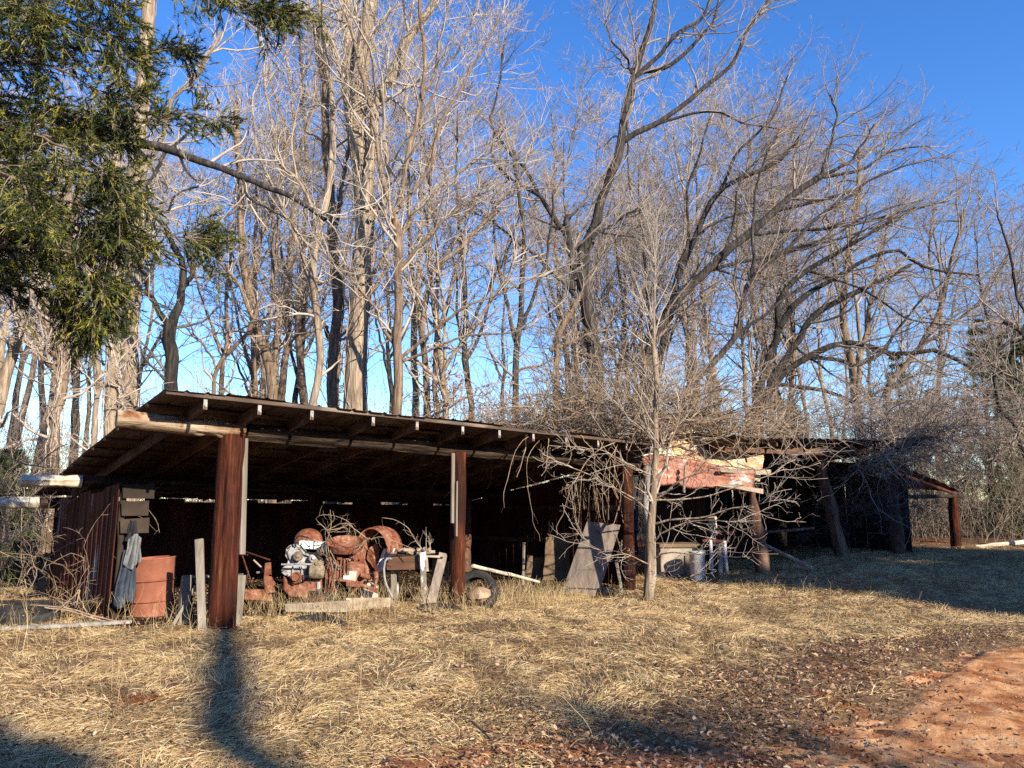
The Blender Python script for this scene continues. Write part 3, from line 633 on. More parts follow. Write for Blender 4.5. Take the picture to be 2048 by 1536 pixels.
# ================================================================== TREES
def px_r(w, Y): return w/2/F_PX*Y
def limb(pts, Y, w0, w1, K=16, amp=.05, g=None, ground=False):
    """a limb traced through picture points at distance Y (or per-point distance)"""
    Ys = [Y]*len(pts) if np.isscalar(Y) else np.interp(np.linspace(0, 1, len(pts)), np.linspace(0, 1, len(Y)), Y)
    p = [at(a, b, y) for (a, b), y in zip(pts, Ys)]
    if ground: p = [np.array([p[0][0], p[0][1], float(gz(p[0][0], p[0][1]))-.2])]+p
    c = wobble(resample(p, K), amp, g); y0 = Ys[0]; y1 = Ys[-1]
    s = np.linspace(0, 1, K)**.85
    return c, px_r(w0, y0)*(1-s)+px_r(w1, y1)*s
def build_tree(name, label, cat, group, trunk, limbs, crown, bark_, twig, foliage=None):
    """trunk: list of (c, r); limbs: list of (c, r); crown: list of (P, R, sides)"""
    base = trunk[0][0][0]
    t = thing(name, label, cat, (base[0], base[1], float(gz(base[0], base[1]))), group)
    org = ORG[t.name]
    parts = []
    for c, r in trunk: parts.append(tubes(c[None], r[None], 12))
    for c, r in limbs: parts.append(tubes(c[None], r[None], 8))
    V, Q = join(parts)
    V = V+(np.stack([vnoise(V[:, 2]*2, V[:, 0]*9, 1, 5), vnoise(V[:, 2]*2, V[:, 1]*9, 1, 6), V[:, 2]*0], -1)-[.5, .5, 0])*.035
    me = mesh_arrays('trunk', V, Q, org=org); me.materials.append(bark_); link_mesh('trunk', me, t)
    ps = [tubes(P, Rr, sd) for P, Rr, sd in crown if len(P)]
    if ps:
        V, Q = join(ps); me = mesh_arrays('crown', V, Q, org=org); me.materials.append(twig); link_mesh('crown', me, t)
    return t
def stack_(L, K=16):
    return np.stack([resample(c, K) for c, r in L]), np.stack([np.interp(np.linspace(0, 1, K), np.linspace(0, 1, len(r)), r) for c, r in L])
def auto_crown(L, g, n1=9, L1=(1.2, 3.2), ang1=(30, 70), up1=.025, n2=7, n3=6, n4=0, t1=(.3, 1), wig=.19, side=None, droop=0.0, scale=1.0, r4=.0022, n2L=(.35, .65), ends=True, rk=1.0):
    n2 = max(1, round(n2*.72)); n3 = max(1, round(n3*.6)) if n3 else 0
    P0, R0 = stack_(L)
    P1, R1 = spawn(P0, R0, n1, g, t1, ang1, (L1[0]*scale, L1[1]*scale), 8, wig, up1, .5, .010*rk, side=side, droop=droop, rmax=.045)
    out = [(P1, R1, 5)]
    src, srR = P1, R1
    if ends:
        P1b, R1b = spawn(P0, R0, 3, g, (.85, 1), (5, 35), (L1[0]*scale, L1[1]*scale), 8, wig, up1, .8, .006, rmax=.03)
        out.append((P1b, R1b, 5)); src = np.concatenate([P1, P1b]); srR = np.concatenate([R1, R1b])
    P2, R2 = spawn(src, srR, n2, g, (.15, 1), (30, 70), n2L, 6, wig*1.1, up1, .6, .0065*rk, 'rel', droop=droop)
    out.append((P2, R2, 4))
    P3, R3 = spawn(P2, R2, n3, g, (.1, 1), (25, 65), (.4, .8), 5, wig*1.2, up1, .7, .0048*rk, 'rel', droop=droop); out.append((P3, R3, 3))
    if n4:
        P4, R4 = spawn(P3, R3, n4, g, (.1, 1), (25, 60), (.5, .9), 4, wig*1.2, up1, .8, r4, 'rel', droop=droop); out.append((P4, R4, 3))
    return out
def vines_on(L, g, n=10, r=(.006, .02), off=.05, hang=.4):
    """stems climbing a trunk"""
    P0, R0 = stack_(L, 26); N = len(P0); idx = g.integers(0, N, n); out = []
    for i in idx:
        a, b = sorted(g.uniform(0, 1, 2)); b = min(1, b+.25); s = np.linspace(a, b, 26); K = len(P0[i])
        c = np.stack([np.interp(s, np.linspace(0, 1, K), P0[i][:, k]) for k in range(3)], -1)
        ph = g.uniform(0, 6.3)+np.cumsum(g.normal(0, .35, 26)); rr = np.interp(s, np.linspace(0, 1, K), R0[i])+off*g.random()
        c = c+np.stack([np.cos(ph)*rr, np.sin(ph)*rr, 0*rr], -1)+g.normal(0, .012, (26, 3))
        out.append((c, np.linspace(g.uniform(*r), r[0]*.7, 26)))
    return np.stack([c for c, _ in out]), np.stack([q for _, q in out])

def hero(name, label, Y, trunk_pts, limb_list, barkm, twigm, seed, w=(24, 10), crown=None, group=None, vines=0, amp=.06, cat='tree', ground=True, n_extra=None):
    g = np.random.default_rng(seed)
    T = [limb(trunk_pts, Y, w[0], w[1], 24, amp, g, ground)]
    Ls = [limb(p, yy if yy is not None else Y, w0, w1, 18, amp, g) for (p, w0, w1, yy) in limb_list]
    kw = dict(n1=9, n2=6, n3=5); kw.update(crown or {})
    cr = auto_crown(T+Ls, g, **kw)
    if vines:
        V_, R_ = vines_on(T+Ls[:3], g, vines); cr.append((V_, R_, 4))
        h1, q1 = spawn(V_, R_, 5, g, (0, 1), (40, 100), (.15, .6), 5, .35, -.05, .6, .003); cr.append((h1, q1, 3))
    return build_tree(name, label, cat, group, T, Ls, cr, barkm, twigm)
BP, BT, BD, BB = M['bark_pale'], M['bark_tan'], M['bark_dark'], M['bark_black']; TP, TM_, TD = M['twig_pale'], M['twig_mid'], M['twig_dark']
hero('bare_tree', 'tall straight beige trunk behind the left end of the roof, seen through the evergreen boughs', 20,
     [(262, 980), (262, 820), (267, 600), (268, 430), (280, 210), (300, 0), (312, -160)],
     [([(276, 420), (292, 330), (325, 270), (345, 200), (400, 140), (440, 60)], 12, 5, (20, 19))], BP, TP, 1, (40, 26), dict(n1=9, L1=(1, 3)), vines=14)
hero('bare_tree', 'dark forked tree trunk wrapped in vines just above the high left corner of the roof', 18.5,
     [(352, 980), (346, 800), (340, 680), (345, 640)],
     [([(343, 655), (310, 610), (290, 560), (262, 500)], 14, 7, None), ([(345, 645), (362, 590), (368, 530), (352, 500), (322, 440)], 18, 9, None), ([(362, 580), (385, 540), (386, 500)], 10, 8, None)], BB, TD, 2, (30, 26), dict(n1=6, L1=(.6, 1.8), n2=5, n3=4), vines=12)
hero('bare_tree', 'long dark limb tree slanting down rightwards past blue sky beside the evergreen', 16.5,
     [(-260, 900), (-180, 560), (-40, 330), (120, 270)],
     [([(120, 270), (310, 290), (370, 312), (440, 335), (520, 370), (590, 395), (650, 440)], 26, 9, None), ([(330, 300), (312, 340), (296, 380), (280, 420)], 9, 6, None), ([(265, 395), (300, 412), (338, 422), (350, 395), (400, 370)], 6, 4, None),
      ([(350, 300), (360, 275), (385, 260), (420, 250)], 7, 4, None), ([(480, 345), (500, 395), (560, 430), (600, 470)], 7, 3, None)], BD, TP, 3, (46, 30), dict(n1=8, L1=(.7, 2.4), up1=.1, t1=(.2, 1)))
C_ = 20.5
hero('bare_tree', 'thickest trunk above the shed, beige wood wrapped in vines, pale limb broken off at right', C_,
     [(702, 980), (706, 820), (714, 690), (722, 560), (728, 450), (722, 330), (712, 240), (722, 120), (738, 0), (748, -150)],
     [([(718, 300), (700, 180), (695, 60), (688, -80)], 30, 20, C_+.2), ([(728, 420), (745, 300), (752, 200), (790, 150), (812, 85), (850, 30), (885, -30)], 24, 15, C_-.3),
      ([(722, 330), (700, 260), (690, 180), (650, 60), (610, 20)], 9, 5, C_-.4), ([(740, 440), (770, 380), (768, 250), (760, 190)], 12, 7, C_-.3), ([(735, 560), (800, 470), (870, 380), (960, 320)], 8, 4, C_-.3)], BP, TP, 4, (50, 30), dict(n1=11, L1=(1.2, 3.4), n2=7, n3=6), vines=60)
hero('bare_tree', 'pale slim trunk leaning out left of the thickest vine-wrapped trunk', 20,
     [(625, 980), (628, 810), (640, 720), (636, 620), (630, 540), (640, 470), (660, 380), (668, 240), (650, 130), (640, 0)],
     [([(636, 640), (610, 520), (560, 400), (520, 330), (500, 200)], 9, 4, None), ([(640, 480), (600, 370), (560, 330), (545, 250), (530, 140)], 8, 4, None)], BP, TP, 5, (20, 9), dict(n1=9, L1=(.8, 2.6)), vines=8)
hero('bare_tree', 'reddish tan trunk touching the left side of the thickest trunk', 21.5,
     [(660, 980), (664, 810), (672, 690), (676, 600), (668, 500), (655, 330), (650, 200), (630, 40)],
     [([(668, 690), (640, 640), (600, 600)], 10, 5, None), ([(665, 480), (690, 350), (700, 260)], 8, 5, None)], BT, TM_, 6, (26, 14), dict(n1=8, L1=(.8, 2.6)), vines=20)
hero('bare_tree', 'orange-tan trunk dark at its upper half, standing above the third rafter end', 21,
     [(548, 980), (548, 800), (540, 720), (516, 660), (502, 595), (490, 520), (484, 440), (478, 340), (470, 200)],
     [([(548, 740), (556, 640), (545, 520), (548, 420)], 9, 5, None), ([(500, 560), (520, 480), (560, 380), (575, 260)], 7, 4, None)], BT, TM_, 7, (24, 12), dict(n1=9, L1=(.8, 2.6)), vines=10)
hero('bare_tree', 'small tree with a smooth branch crooked to the right above the left rafters', 20,
     [(431, 980), (431, 790), (436, 735), (452, 705), (475, 680), (503, 652), (520, 600)],
     [([(432, 740), (415, 700), (390, 670), (372, 640)], 5, 3, None), ([(510, 640), (470, 560), (440, 520), (420, 470), (430, 440), (470, 420), (500, 380)], 7, 4, None)], BT, TP, 8, (11, 8), dict(n1=8, L1=(.6, 1.9)))
D_ = 19.2
hero('bare_tree', 'slender spotted grey tree forking into a tall V just right of the thickest trunk', D_,
     [(795, 980), (795, 828), (799, 757), (796, 700), (800, 610), (797, 550), (793, 480), (790, 430)],
     [([(790, 430), (775, 390), (762, 330), (745, 240), (720, 150), (700, 60), (680, -20)], 12, 6, None), ([(792, 425), (805, 380), (812, 320), (838, 220), (848, 140), (842, 40), (840, -60)], 12, 6, None),
      ([(845, 200), (870, 140), (885, 60), (905, -20)], 7, 4, None), ([(800, 415), (850, 350), (880, 270), (900, 210), (940, 140), (990, 60), (1010, 20)], 9, 3, None), ([(838, 250), (870, 180), (905, 110), (950, 20)], 6, 3, None),
      ([(800, 536), (837, 495), (875, 457), (906, 426), (960, 380)], 8, 4, None), ([(802, 715), (837, 690), (890, 640), (953, 607), (1062, 560), (1110, 545)], 8, 3, None), ([(805, 722), (859, 701), (937, 670), (1015, 667), (1060, 650)], 7, 3, None),
      ([(790, 690), (765, 650), (750, 620), (719, 576), (680, 535), (640, 500)], 8, 3, None)], BT, TP, 9, (24, 16), dict(n1=8, L1=(.8, 2.6), up1=.08, n2=7, n3=5))
hero('bare_tree', 'crooked grey tree whose upper stem bends right to a cut knob, between two slender trunks', 20,
     [(860, 980), (853, 790), (850, 720), (842, 660), (845, 620), (853, 580), (860, 550), (885, 520), (915, 505), (937, 480), (970, 440), (1000, 420)],
     [([(855, 570), (840, 540), (825, 525)], 6, 4, None), ([(935, 485), (980, 430), (1040, 360), (1070, 300)], 6, 3, None)], BT, TP, 10, (16, 8), dict(n1=8, L1=(.8, 2.4)))
hero('bare_tree', 'thin pale tree with two crossed stems rising out of the brown-leaved brush', 19.5,
     [(893, 980), (891, 836), (884, 785), (865, 750), (831, 720)],
     [([(886, 790), (881, 748), (916, 695), (944, 657), (1000, 580), (1030, 500)], 9, 4, None), ([(885, 760), (890, 660), (884, 600), (878, 540)], 7, 4, None)], BP, TP, 11, (12, 6), dict(n1=9, L1=(.6, 2.0)))
hero('bare_tree', 'dark straight trunk in the thicket just left of the broken tree', 23,
     [(1034, 980), (1032, 764), (1034, 686), (1040, 592), (1046, 500), (1040, 420), (1030, 300)],
     [([(1034, 690), (1010, 600), (990, 500), (985, 400)], 9, 4, None), ([(1036, 660), (1070, 590), (1095, 500), (1110, 380)], 8, 4, None)], BD, TM_, 12, (18, 8), dict(n1=10, L1=(.8, 2.6)))
F_ = 23.5
hero('bare_tree', 'large broken tree with a dark limb sweeping up right to the top of the picture', F_,
     [(1195, 980), (1192, 800), (1185, 690), (1172, 620), (1165, 560), (1168, 500), (1178, 480)],
     [([(1178, 480), (1189, 450), (1205, 400), (1220, 358), (1240, 290), (1250, 220), (1271, 154), (1292, 77), (1312, 0), (1325, -80)], 22, 8, None),
      ([(1248, 281), (1270, 268), (1307, 251), (1358, 215), (1410, 174), (1461, 123), (1502, 51), (1543, -10)], 13, 5, None), ([(1307, 251), (1358, 235), (1435, 223), (1486, 246), (1560, 260)], 7, 3, None),
      ([(1271, 154), (1312, 118), (1358, 66), (1410, 30), (1425, -20)], 11, 5, None), ([(1280, 145), (1333, 133), (1369, 108), (1420, 51), (1445, -20)], 10, 5, None),
      ([(1145, 580), (1140, 490), (1113, 445), (1077, 389), (1041, 374), (1005, 343), (985, 310), (990, 262)], 15, 5, None), ([(1077, 389), (1046, 330), (1012, 297), (985, 240), (1000, 150), (1010, 80)], 9, 3, None),
      ([(1180, 475), (1215, 455), (1250, 430), (1275, 420)], 9, 4, None), ([(1190, 462), (1230, 470), (1280, 475)], 5, 2, None), ([(1150, 560), (1135, 480), (1130, 440), (1138, 432)], 18, 12, None),
      ([(1155, 600), (1120, 560), (1080, 520), (1000, 455), (960, 420)], 11, 4, None), ([(1265, 150), (1250, 110), (1225, 80), (1210, 40)], 6, 3, None), ([(1268, 180), (1255, 250), (1262, 380), (1268, 405)], 5, 4, None),
      ([(1270, 140), (1245, 130), (1225, 100)], 4, 2, None)], BD, TM_, 13, (42, 26), dict(n1=8, L1=(1.0, 3.0), n2=6, n3=6, t1=(.35, 1), up1=.05), vines=26)
hero('bare_tree', 'torn pale stem split away from the broken tree, ending in splinters', 22.8,
     [(1108, 980), (1110, 800), (1115, 700), (1125, 660), (1145, 620), (1162, 585)],
     [([(1100, 700), (1130, 688), (1165, 675), (1196, 662)], 11, 5, None), ([(1112, 700), (1108, 672), (1098, 665)], 6, 1.5, None)], BT, TM_, 14, (20, 11), dict(n1=6, L1=(.3, 1.2)), vines=14)
G_ = 23.5
hero('bare_tree', 'heavy dark trunk leaning far right with a broad fan of branches against the sky', G_,
     [(1262, 980), (1275, 860), (1292, 760), (1307, 666), (1358, 592), (1410, 543), (1451, 502), (1502, 466), (1553, 420), (1589, 384), (1640, 353)],
     [([(1589, 384), (1640, 350), (1691, 328), (1717, 300), (1750, 250)], 11, 3, None), ([(1640, 353), (1660, 300), (1672, 230), (1660, 190)], 9, 3, None), ([(1553, 420), (1600, 410), (1680, 390), (1760, 350), (1850, 320)], 9, 3, None),
      ([(1500, 468), (1580, 462), (1680, 455), (1780, 430), (1900, 400)], 9, 3, None), ([(1451, 502), (1470, 430), (1480, 360), (1540, 300)], 7, 3, None), ([(1410, 543), (1500, 520), (1590, 500), (1700, 470), (1800, 440)], 9, 3, None),
      ([(1640, 353), (1720, 340), (1790, 300), (1860, 290)], 8, 3, None), ([(1358, 592), (1420, 540), (1500, 560), (1600, 540)], 6, 3, None)], BD, TM_, 15, (30, 13), dict(n1=9, L1=(1.0, 3.2), n2=7, n3=6, t1=(.3, 1), side=(.8, 0, .3)))
hero('bare_tree', 'second dark leaning trunk running parallel above the heavy leaning one', 24.5,
     [(1300, 980), (1310, 800), (1330, 660), (1352, 560), (1389, 476), (1420, 404), (1461, 364), (1512, 343), (1563, 312), (1610, 260)],
     [([(1352, 560), (1375, 480), (1372, 400), (1400, 300), (1420, 230)], 9, 3, None), ([(1440, 380), (1480, 300), (1540, 240), (1580, 150)], 8, 3, None), ([(1389, 476), (1440, 440), (1520, 420)], 6, 3, None)], BD, TM_, 16, (24, 7), dict(n1=9, L1=(1.0, 3.0), n2=7, n3=6, t1=(.3, 1)))
hero('bare_tree', 'dark S-curved trunk rising from the vines and straightening up at mid height', 22.5,
     [(1345, 960), (1352, 820), (1380, 770), (1414, 737), (1459, 692), (1480, 645), (1486, 603), (1504, 555), (1549, 513), (1579, 495), (1640, 430), (1720, 380)],
     [([(1504, 555), (1505, 520), (1503, 480), (1508, 420), (1520, 340), (1560, 270)], 8, 3, None), ([(1459, 692), (1500, 650), (1530, 630), (1560, 600), (1640, 560), (1760, 530)], 8, 3, None), ([(1579, 495), (1650, 480), (1740, 430), (1850, 400)], 6, 2, None)], BD, TM_, 17, (20, 6), dict(n1=9, L1=(.9, 2.8), n2=7, n3=6, t1=(.35, 1)))
I_ = 23
hero('bare_tree', 'dark many-stemmed tree right of the barn roof centre, branches arching out to the right', I_,
     [(1492, 980), (1500, 869), (1514, 787), (1536, 719), (1555, 678), (1560, 653), (1552, 609), (1568, 579), (1609, 541), (1653, 514), (1700, 490), (1790, 440)],
     [([(1560, 655), (1566, 640), (1590, 609), (1623, 585), (1664, 560), (1719, 527), (1763, 508), (1801, 500), (1834, 525), (1883, 541), (1960, 550)], 14, 4, None),
      ([(1510, 860), (1541, 768), (1568, 719), (1596, 678), (1618, 642), (1653, 615), (1705, 590), (1746, 568), (1820, 530)], 20, 8, None),
      ([(1505, 850), (1555, 762), (1582, 735), (1615, 716), (1653, 697), (1697, 686), (1732, 689), (1773, 705), (1814, 708), (1850, 700), (1883, 702), (1916, 724), (1965, 735), (2010, 690), (2060, 650)], 17, 5, None),
      ([(1615, 712), (1653, 719), (1690, 722), (1713, 730), (1741, 719), (1770, 700), (1810, 640), (1850, 590)], 9, 4, None), ([(1549, 768), (1609, 773), (1653, 782), (1691, 798), (1719, 806), (1760, 782), (1795, 765), (1860, 740)], 10, 4, None),
      ([(1609, 541), (1680, 560), (1760, 600), (1820, 640), (1900, 650)], 6, 3, None), ([(1560, 660), (1590, 690), (1650, 740), (1700, 770)], 6, 3, None)], BB, TM_, 18, (22, 7), dict(n1=8, L1=(.9, 3.0), n2=7, n3=6, t1=(.3, 1), side=(.5, 0, .1), droop=.01))
hero('bare_tree', 'upright tan trunk forking twice, seen through the arching branches on the right', 28,
     [(1722, 980), (1713, 800), (1702, 719), (1691, 664), (1689, 596), (1700, 500), (1715, 380), (1720, 300)],
     [([(1715, 790), (1724, 705), (1737, 637), (1750, 560), (1780, 440)], 13, 5, None), ([(1690, 640), (1670, 560), (1660, 470), (1650, 400)], 7, 4, None)], BT, TM_, 19, (22, 9), dict(n1=12, L1=(1.2, 3.2)))
hero('bare_tree', 'slanting tan trunk above the far lean-to, leaning up to the right', 27,
     [(1760, 980), (1773, 787), (1823, 724), (1842, 691), (1880, 620), (1900, 520), (1930, 420)],
     [([(1842, 691), (1890, 660), (1960, 600), (2020, 500)], 7, 3, None), ([(1880, 620), (1860, 500), (1870, 420)], 6, 3, None)], BT, TM_, 20, (17, 7), dict(n1=12, L1=(1.2, 3.2)))
hero('bare_tree', 'grey tree at the right edge with a slack branch drooping down beside the pines', 19.5,
     [(2190, 1000), (2170, 880), (2130, 760), (2080, 700), (2040, 660), (2010, 640)],
     [([(1985, 735), (1992, 760), (1998, 806), (2015, 830), (2033, 855), (2050, 900), (2070, 960)], 6, 11, None), ([(2130, 760), (2060, 770), (2000, 740), (1980, 720)], 7, 4, None), ([(2080, 700), (2040, 600), (2020, 500), (2000, 420)], 8, 3, None)], BD, TM_, 21, (24, 8), dict(n1=9, L1=(.8, 2.6)))
# left edge
hero('bare_tree', 'pale trunk curving out through the left edge of the picture', 17,
     [(-60, 1000), (-25, 880), (5, 780), (22, 690), (32, 640), (40, 560), (30, 450)], [([(20, 700), (60, 640), (90, 560)], 8, 4, None)], BP, TP, 22, (30, 18), dict(n1=8, L1=(.8, 2.4)), vines=6)
hero('bare_tree', 'tan trunk hung with a thick curtain of vines left of the shed roof', 16.5,
     [(100, 1000), (112, 890), (120, 795), (125, 730), (128, 640), (135, 500), (140, 350)],
     [([(115, 740), (85, 715), (69, 701), (52, 680), (50, 640), (70, 560)], 10, 4, None), ([(120, 730), (100, 680), (92, 600)], 14, 8, None), ([(124, 760), (105, 720), (80, 680), (60, 660)], 12, 5, None)], BT, TP, 23, (26, 16), dict(n1=7, L1=(.6, 2.0)), vines=60)
hero('bare_tree', 'straight cream sapling stem next to the two-tone trunk above the roof slope', 16.8,
     [(178, 1000), (184, 898), (190, 826), (200, 748), (205, 685), (206, 600)], [], BP, TP, 24, (13, 8), dict(n1=7, L1=(.5, 1.6)))
hero('bare_tree', 'trunk half dark, half cream with ivy stems, left of the tall straight beige trunk', 17.5,
     [(222, 1000), (222, 870), (226, 780), (225, 685), (226, 560), (232, 420), (240, 280)], [([(240, 860), (243, 780), (236, 720)], 9, 6, None)], BP, TP, 25, (28, 18), dict(n1=7, L1=(.6, 2.0)), vines=26)
# young tree in front of the shed
gk = np.random.default_rng(26); K_ = 13.7
Tk = [limb([(1297, 1184), (1300, 1080), (1306, 990), (1310, 900), (1312, 780), (1308, 640), (1311, 530), (1314, 430)], K_, 22, 1, 30, .02, gk, True)]
Lk = [limb(p, y, a*.72, b*.7, 14, .035, gk) for p, y, a, b in [
    ([(1302, 1050), (1340, 1040), (1400, 1035), (1450, 1020), (1510, 1010), (1540, 1000)], (13.7, 12.9), 7, 2), ([(1304, 1085), (1350, 1050), (1420, 1040), (1470, 1045)], (13.7, 13), 6, 2),
    ([(1306, 1000), (1350, 970), (1390, 950), (1440, 930), (1530, 940), (1585, 905)], (13.7, 12.6), 6, 2), ([(1300, 1120), (1340, 1105), (1400, 1110), (1440, 1100)], (13.7, 13), 5, 2),
    ([(1310, 900), (1340, 870), (1370, 820), (1380, 780)], (13.7, 13.3), 6, 2), ([(1306, 960), (1330, 930), (1350, 860), (1360, 800)], (13.7, 13.4), 8, 3), ([(1302, 1040), (1270, 1000), (1200, 960), (1130, 930)], (13.7, 13.0), 5, 2),
    ([(1306, 950), (1260, 930), (1200, 900), (1160, 900)], (13.7, 13.0), 5, 2), ([(1300, 1130), (1250, 1110), (1210, 1110), (1165, 1075)], (13.7, 13.1), 4, 1.5), ([(1304, 1000), (1350, 1000), (1420, 990), (1500, 965), (1560, 940)], (13.7, 13.9), 5, 2),
    ([(1300, 1150), (1350, 1160), (1400, 1150)], (13.7, 13.2), 4, 1.5), ([(1308, 880), (1270, 850), (1230, 800)], (13.7, 13.4), 5, 2)]]
crk = auto_crown(Tk+Lk, gk, n1=6, L1=(.35, 1.1), ang1=(25, 55), up1=.05, n2=5, n3=2, t1=(.12, 1), wig=.16, rk=.55)
crk2 = spawn(*stack_(Tk), 46, gk, (.3, .98), (22, 45), (.7, 2.0), 8, .10, .03, .4, .004, rmax=.012); crk3 = spawn(*crk2, 6, gk, (.1, 1), (25, 50), (.3, .6), 5, .12, .04, .6, .0025, 'rel')
build_tree('young_tree', 'slim cream-barked young tree growing right against the third shed post, twigs reaching right', 'tree', None, Tk, Lk, crk+[(*crk2, 4), (*crk3, 3)], M['bark_pale'], M['twig_pale'])

# ------------------------------------------------------------------ woods behind: a few kinds, each standing tree its own object
def proto_tree(seed, H, r0, fork, barkm, twigm, lean_=.05, n1=16, spread=(1.4, 3.4), up=.06, base=.35):
    g = np.random.default_rng(seed); top = np.array([g.normal(0, lean_*H), g.normal(0, lean_*H), H])
    c = wobble(resample([np.zeros(3)-[0, 0, .3], top*.3+g.normal(0, .15, 3)*[1, 1, 0], top*.65+g.normal(0, .25, 3)*[1, 1, 0], top], 22), .10, g)
    T = [(c, r0*(1-np.linspace(0, 1, 22)**.9*.86))]; Ls = []
    for k in range(fork):
        i = int(22*g.uniform(base, .75)); a = g.uniform(0, 6.3); L = H*g.uniform(.25, .45); d = np.array([math.cos(a)*.5, math.sin(a)*.5, 1]); d /= np.linalg.norm(d)
        p = [c[i], c[i]+d*L*.35, c[i]+d*L*.7+[0, 0, L*.06], c[i]+d*L+[0, 0, L*.12]]
        Ls.append((wobble(resample(p, 14), .10, g), T[0][1][i]*.7*(1-np.linspace(0, 1, 14)*.85)))
    cr = auto_crown(T+Ls, g, n1=n1, L1=spread, up1=up*.5, n2=6, n3=6, n4=0, t1=(base, 1), wig=.19, rk=1.5)
    t = build_tree('bare_tree', None, 'tree', None, T, Ls, cr, barkm, twigm)
    t.location = (0, 0, 0); ORG[t.name] = np.zeros(3)
    return t
BEH = 'bare trees of the woods behind the shed'
protos = [proto_tree(301, 16, .16, 2, M['bark_tan'], M['twig_mid']), proto_tree(302, 18, .20, 3, M['bark_pale'], M['twig_pale']), proto_tree(303, 14, .12, 2, M['bark_tan'], M['twig_pale'], n1=18),
          proto_tree(304, 17, .17, 3, M['bark_dark'], M['twig_mid']), proto_tree(305, 13, .10, 1, M['bark_pale'], M['twig_mid'], n1=20), proto_tree(306, 19, .22, 4, M['bark_tan'], M['twig_mid'])]
def copy_tree(root, loc, rz, s, label, group):
    r = root.copy(); sc.collection.objects.link(r); r.location = loc; r.rotation_euler = (0, 0, rz); r.scale = (s, s, s)
    r['label'] = label; r['group'] = group
    for ch in root.children:
        c = ch.copy(); sc.collection.objects.link(c); c.parent = r
    return r
gw = np.random.default_rng(404)
def top_px(px):      # height of the far crown line in the photograph
    return float(np.interp(px, [-300, 0, 330, 480, 640, 900, 1000, 1080, 1200, 1300, 1500, 1660, 1720, 1850, 1950, 2048, 2300], [80, 60, 150, 60, -40, 60, 180, 130, 190, 120, 200, 240, 300, 330, 350, 350, 330]))
spots = []
for i in range(108):
    far = i >= 44
    Y = gw.uniform(34, 62) if far else gw.uniform(23.5, 34)
    px = gw.uniform(-250, 2300); spots.append((px, Y))
LBL = {0: 'thin bare tree of the woods behind the left half of the shed roof', 1: 'thin bare tree of the woods behind the right half of the roofs', 2: 'distant bare tree deep in the woods behind the buildings'}
for i, (px, Y) in enumerate(sorted(spots)):
    p = at(px, 1000, Y); x, y = p[0], p[1]
    if -1.5 < (px-1024)/F_PX*0 + 0 and 1750 < px and Y < 25: continue
    k = int(gw.integers(0, len(protos))); H = [16, 18, 14, 17, 13, 19][k]
    want = at(px, top_px(px)+gw.uniform(60, 380), Y)[2]; s = float(np.clip(want/H, .45, 1.55)) if Y < 34 else float(np.clip(want/H, .5, 1.6))
    lab = LBL[2] if Y > 34 else (LBL[0] if px < 1100 else LBL[1])
    grp = {LBL[0]: 'bare trees behind the left of the shed', LBL[1]: 'bare trees behind the right of the buildings', LBL[2]: 'distant bare trees deep in the woods'}[lab]
    loc = (x, y, float(gz(x, y))-.1)
    copy_tree(protos[k], loc, gw.uniform(0, 6.28), s, lab, grp)
for t in protos:
    for ch in list(t.children): bpy.data.objects.remove(ch)
    bpy.data.objects.remove(t)

# grit and small stones on the track
def grit():
    n = 9000; x, y = in_view(n, 4.3, 12, 1.0); d = x-road_edge(y); k = (d > .2) & (gr.random(n) < .9); x = x[k]; y = y[k]; n = len(x)
    r_ = .004+.013*gr.random(n)**4; c = np.stack([x, y, gz(x, y)+.036+r_*.3], -1)
    o6 = np.array([[1, 0, 0], [0, 1, 0], [-1, 0, 0], [0, -1, 0], [0, 0, .7], [0, 0, -.7]]); V = c[:, None]+o6[None]*r_[:, None, None]*gr.uniform(.6, 1.3, (n, 6, 1)); b = np.arange(n)[:, None]*6
    Tt = np.concatenate([b+np.array([t]) for t in ([0, 1, 4], [1, 2, 4], [2, 3, 4], [3, 0, 4], [1, 0, 5], [2, 1, 5], [3, 2, 5], [0, 3, 5])])
    me = mesh_arrays('gravel', V.reshape(-1, 3), None, Tt, rnd=np.repeat(gr.random(n), 6), smooth=False); me.materials.append(M['pebble']); tag(link_mesh('gravel', me), kind='stuff')
grit()
# ================================================================== THINGS IN AND AROUND THE SHED
def onground(p, dz=0): return np.array([p[0], p[1], float(gz(p[0], p[1]))+dz])
def gat(px, py, z=None):
    """the ground point seen at a picture position"""
    d = ray(px, py); zz = 0.0 if z is None else z
    for _ in range(4):
        t = (zz-EYE)/d[2]; q = np.array([0, 0, EYE])+d*t
        if z is None: zz = float(gz(q[0], q[1]))
    return q
# drum
c = np.array([-4.93, 10.88, 0.]); c[2] = float(gz(c[0], c[1]))-.06; axb = np.array([-.035, -.02, 1.]); H = .84
bar_ = thing('oil_drum', 'rusty dented steel drum standing under the left end of the roof', 'drum', c)
prof = [(.27, 0), (.285, .01), (.285, .27)] + [(.285+.024*math.sin(math.pi*k/4), .27+.03*k/4) for k in range(1, 4)] + [(.285, .30), (.285, .54)] + [(.285+.024*math.sin(math.pi*k/4), .54+.03*k/4) for k in range(1, 4)] + [(.285, .57), (.284, H-.01), (.292, H), (.288, H+.012), (.276, H+.008), (.272, H-.02)]
mb = MB().lathe(c, axb, prof, 48); A = np.array(mb.v); rel = A-c
ang = np.arctan2(rel[:, 1], rel[:, 0]); rr = 1+.05*np.sin(2*ang+1.0)*rel[:, 2]+.06*(vnoise(ang*2, rel[:, 2]*4, 1, 3)-.5); A[:, :2] = c[:2]+rel[:, :2]*rr[:, None]; A[:, 2] += .03*(rel[:, 0])*(rel[:, 2] > .7)
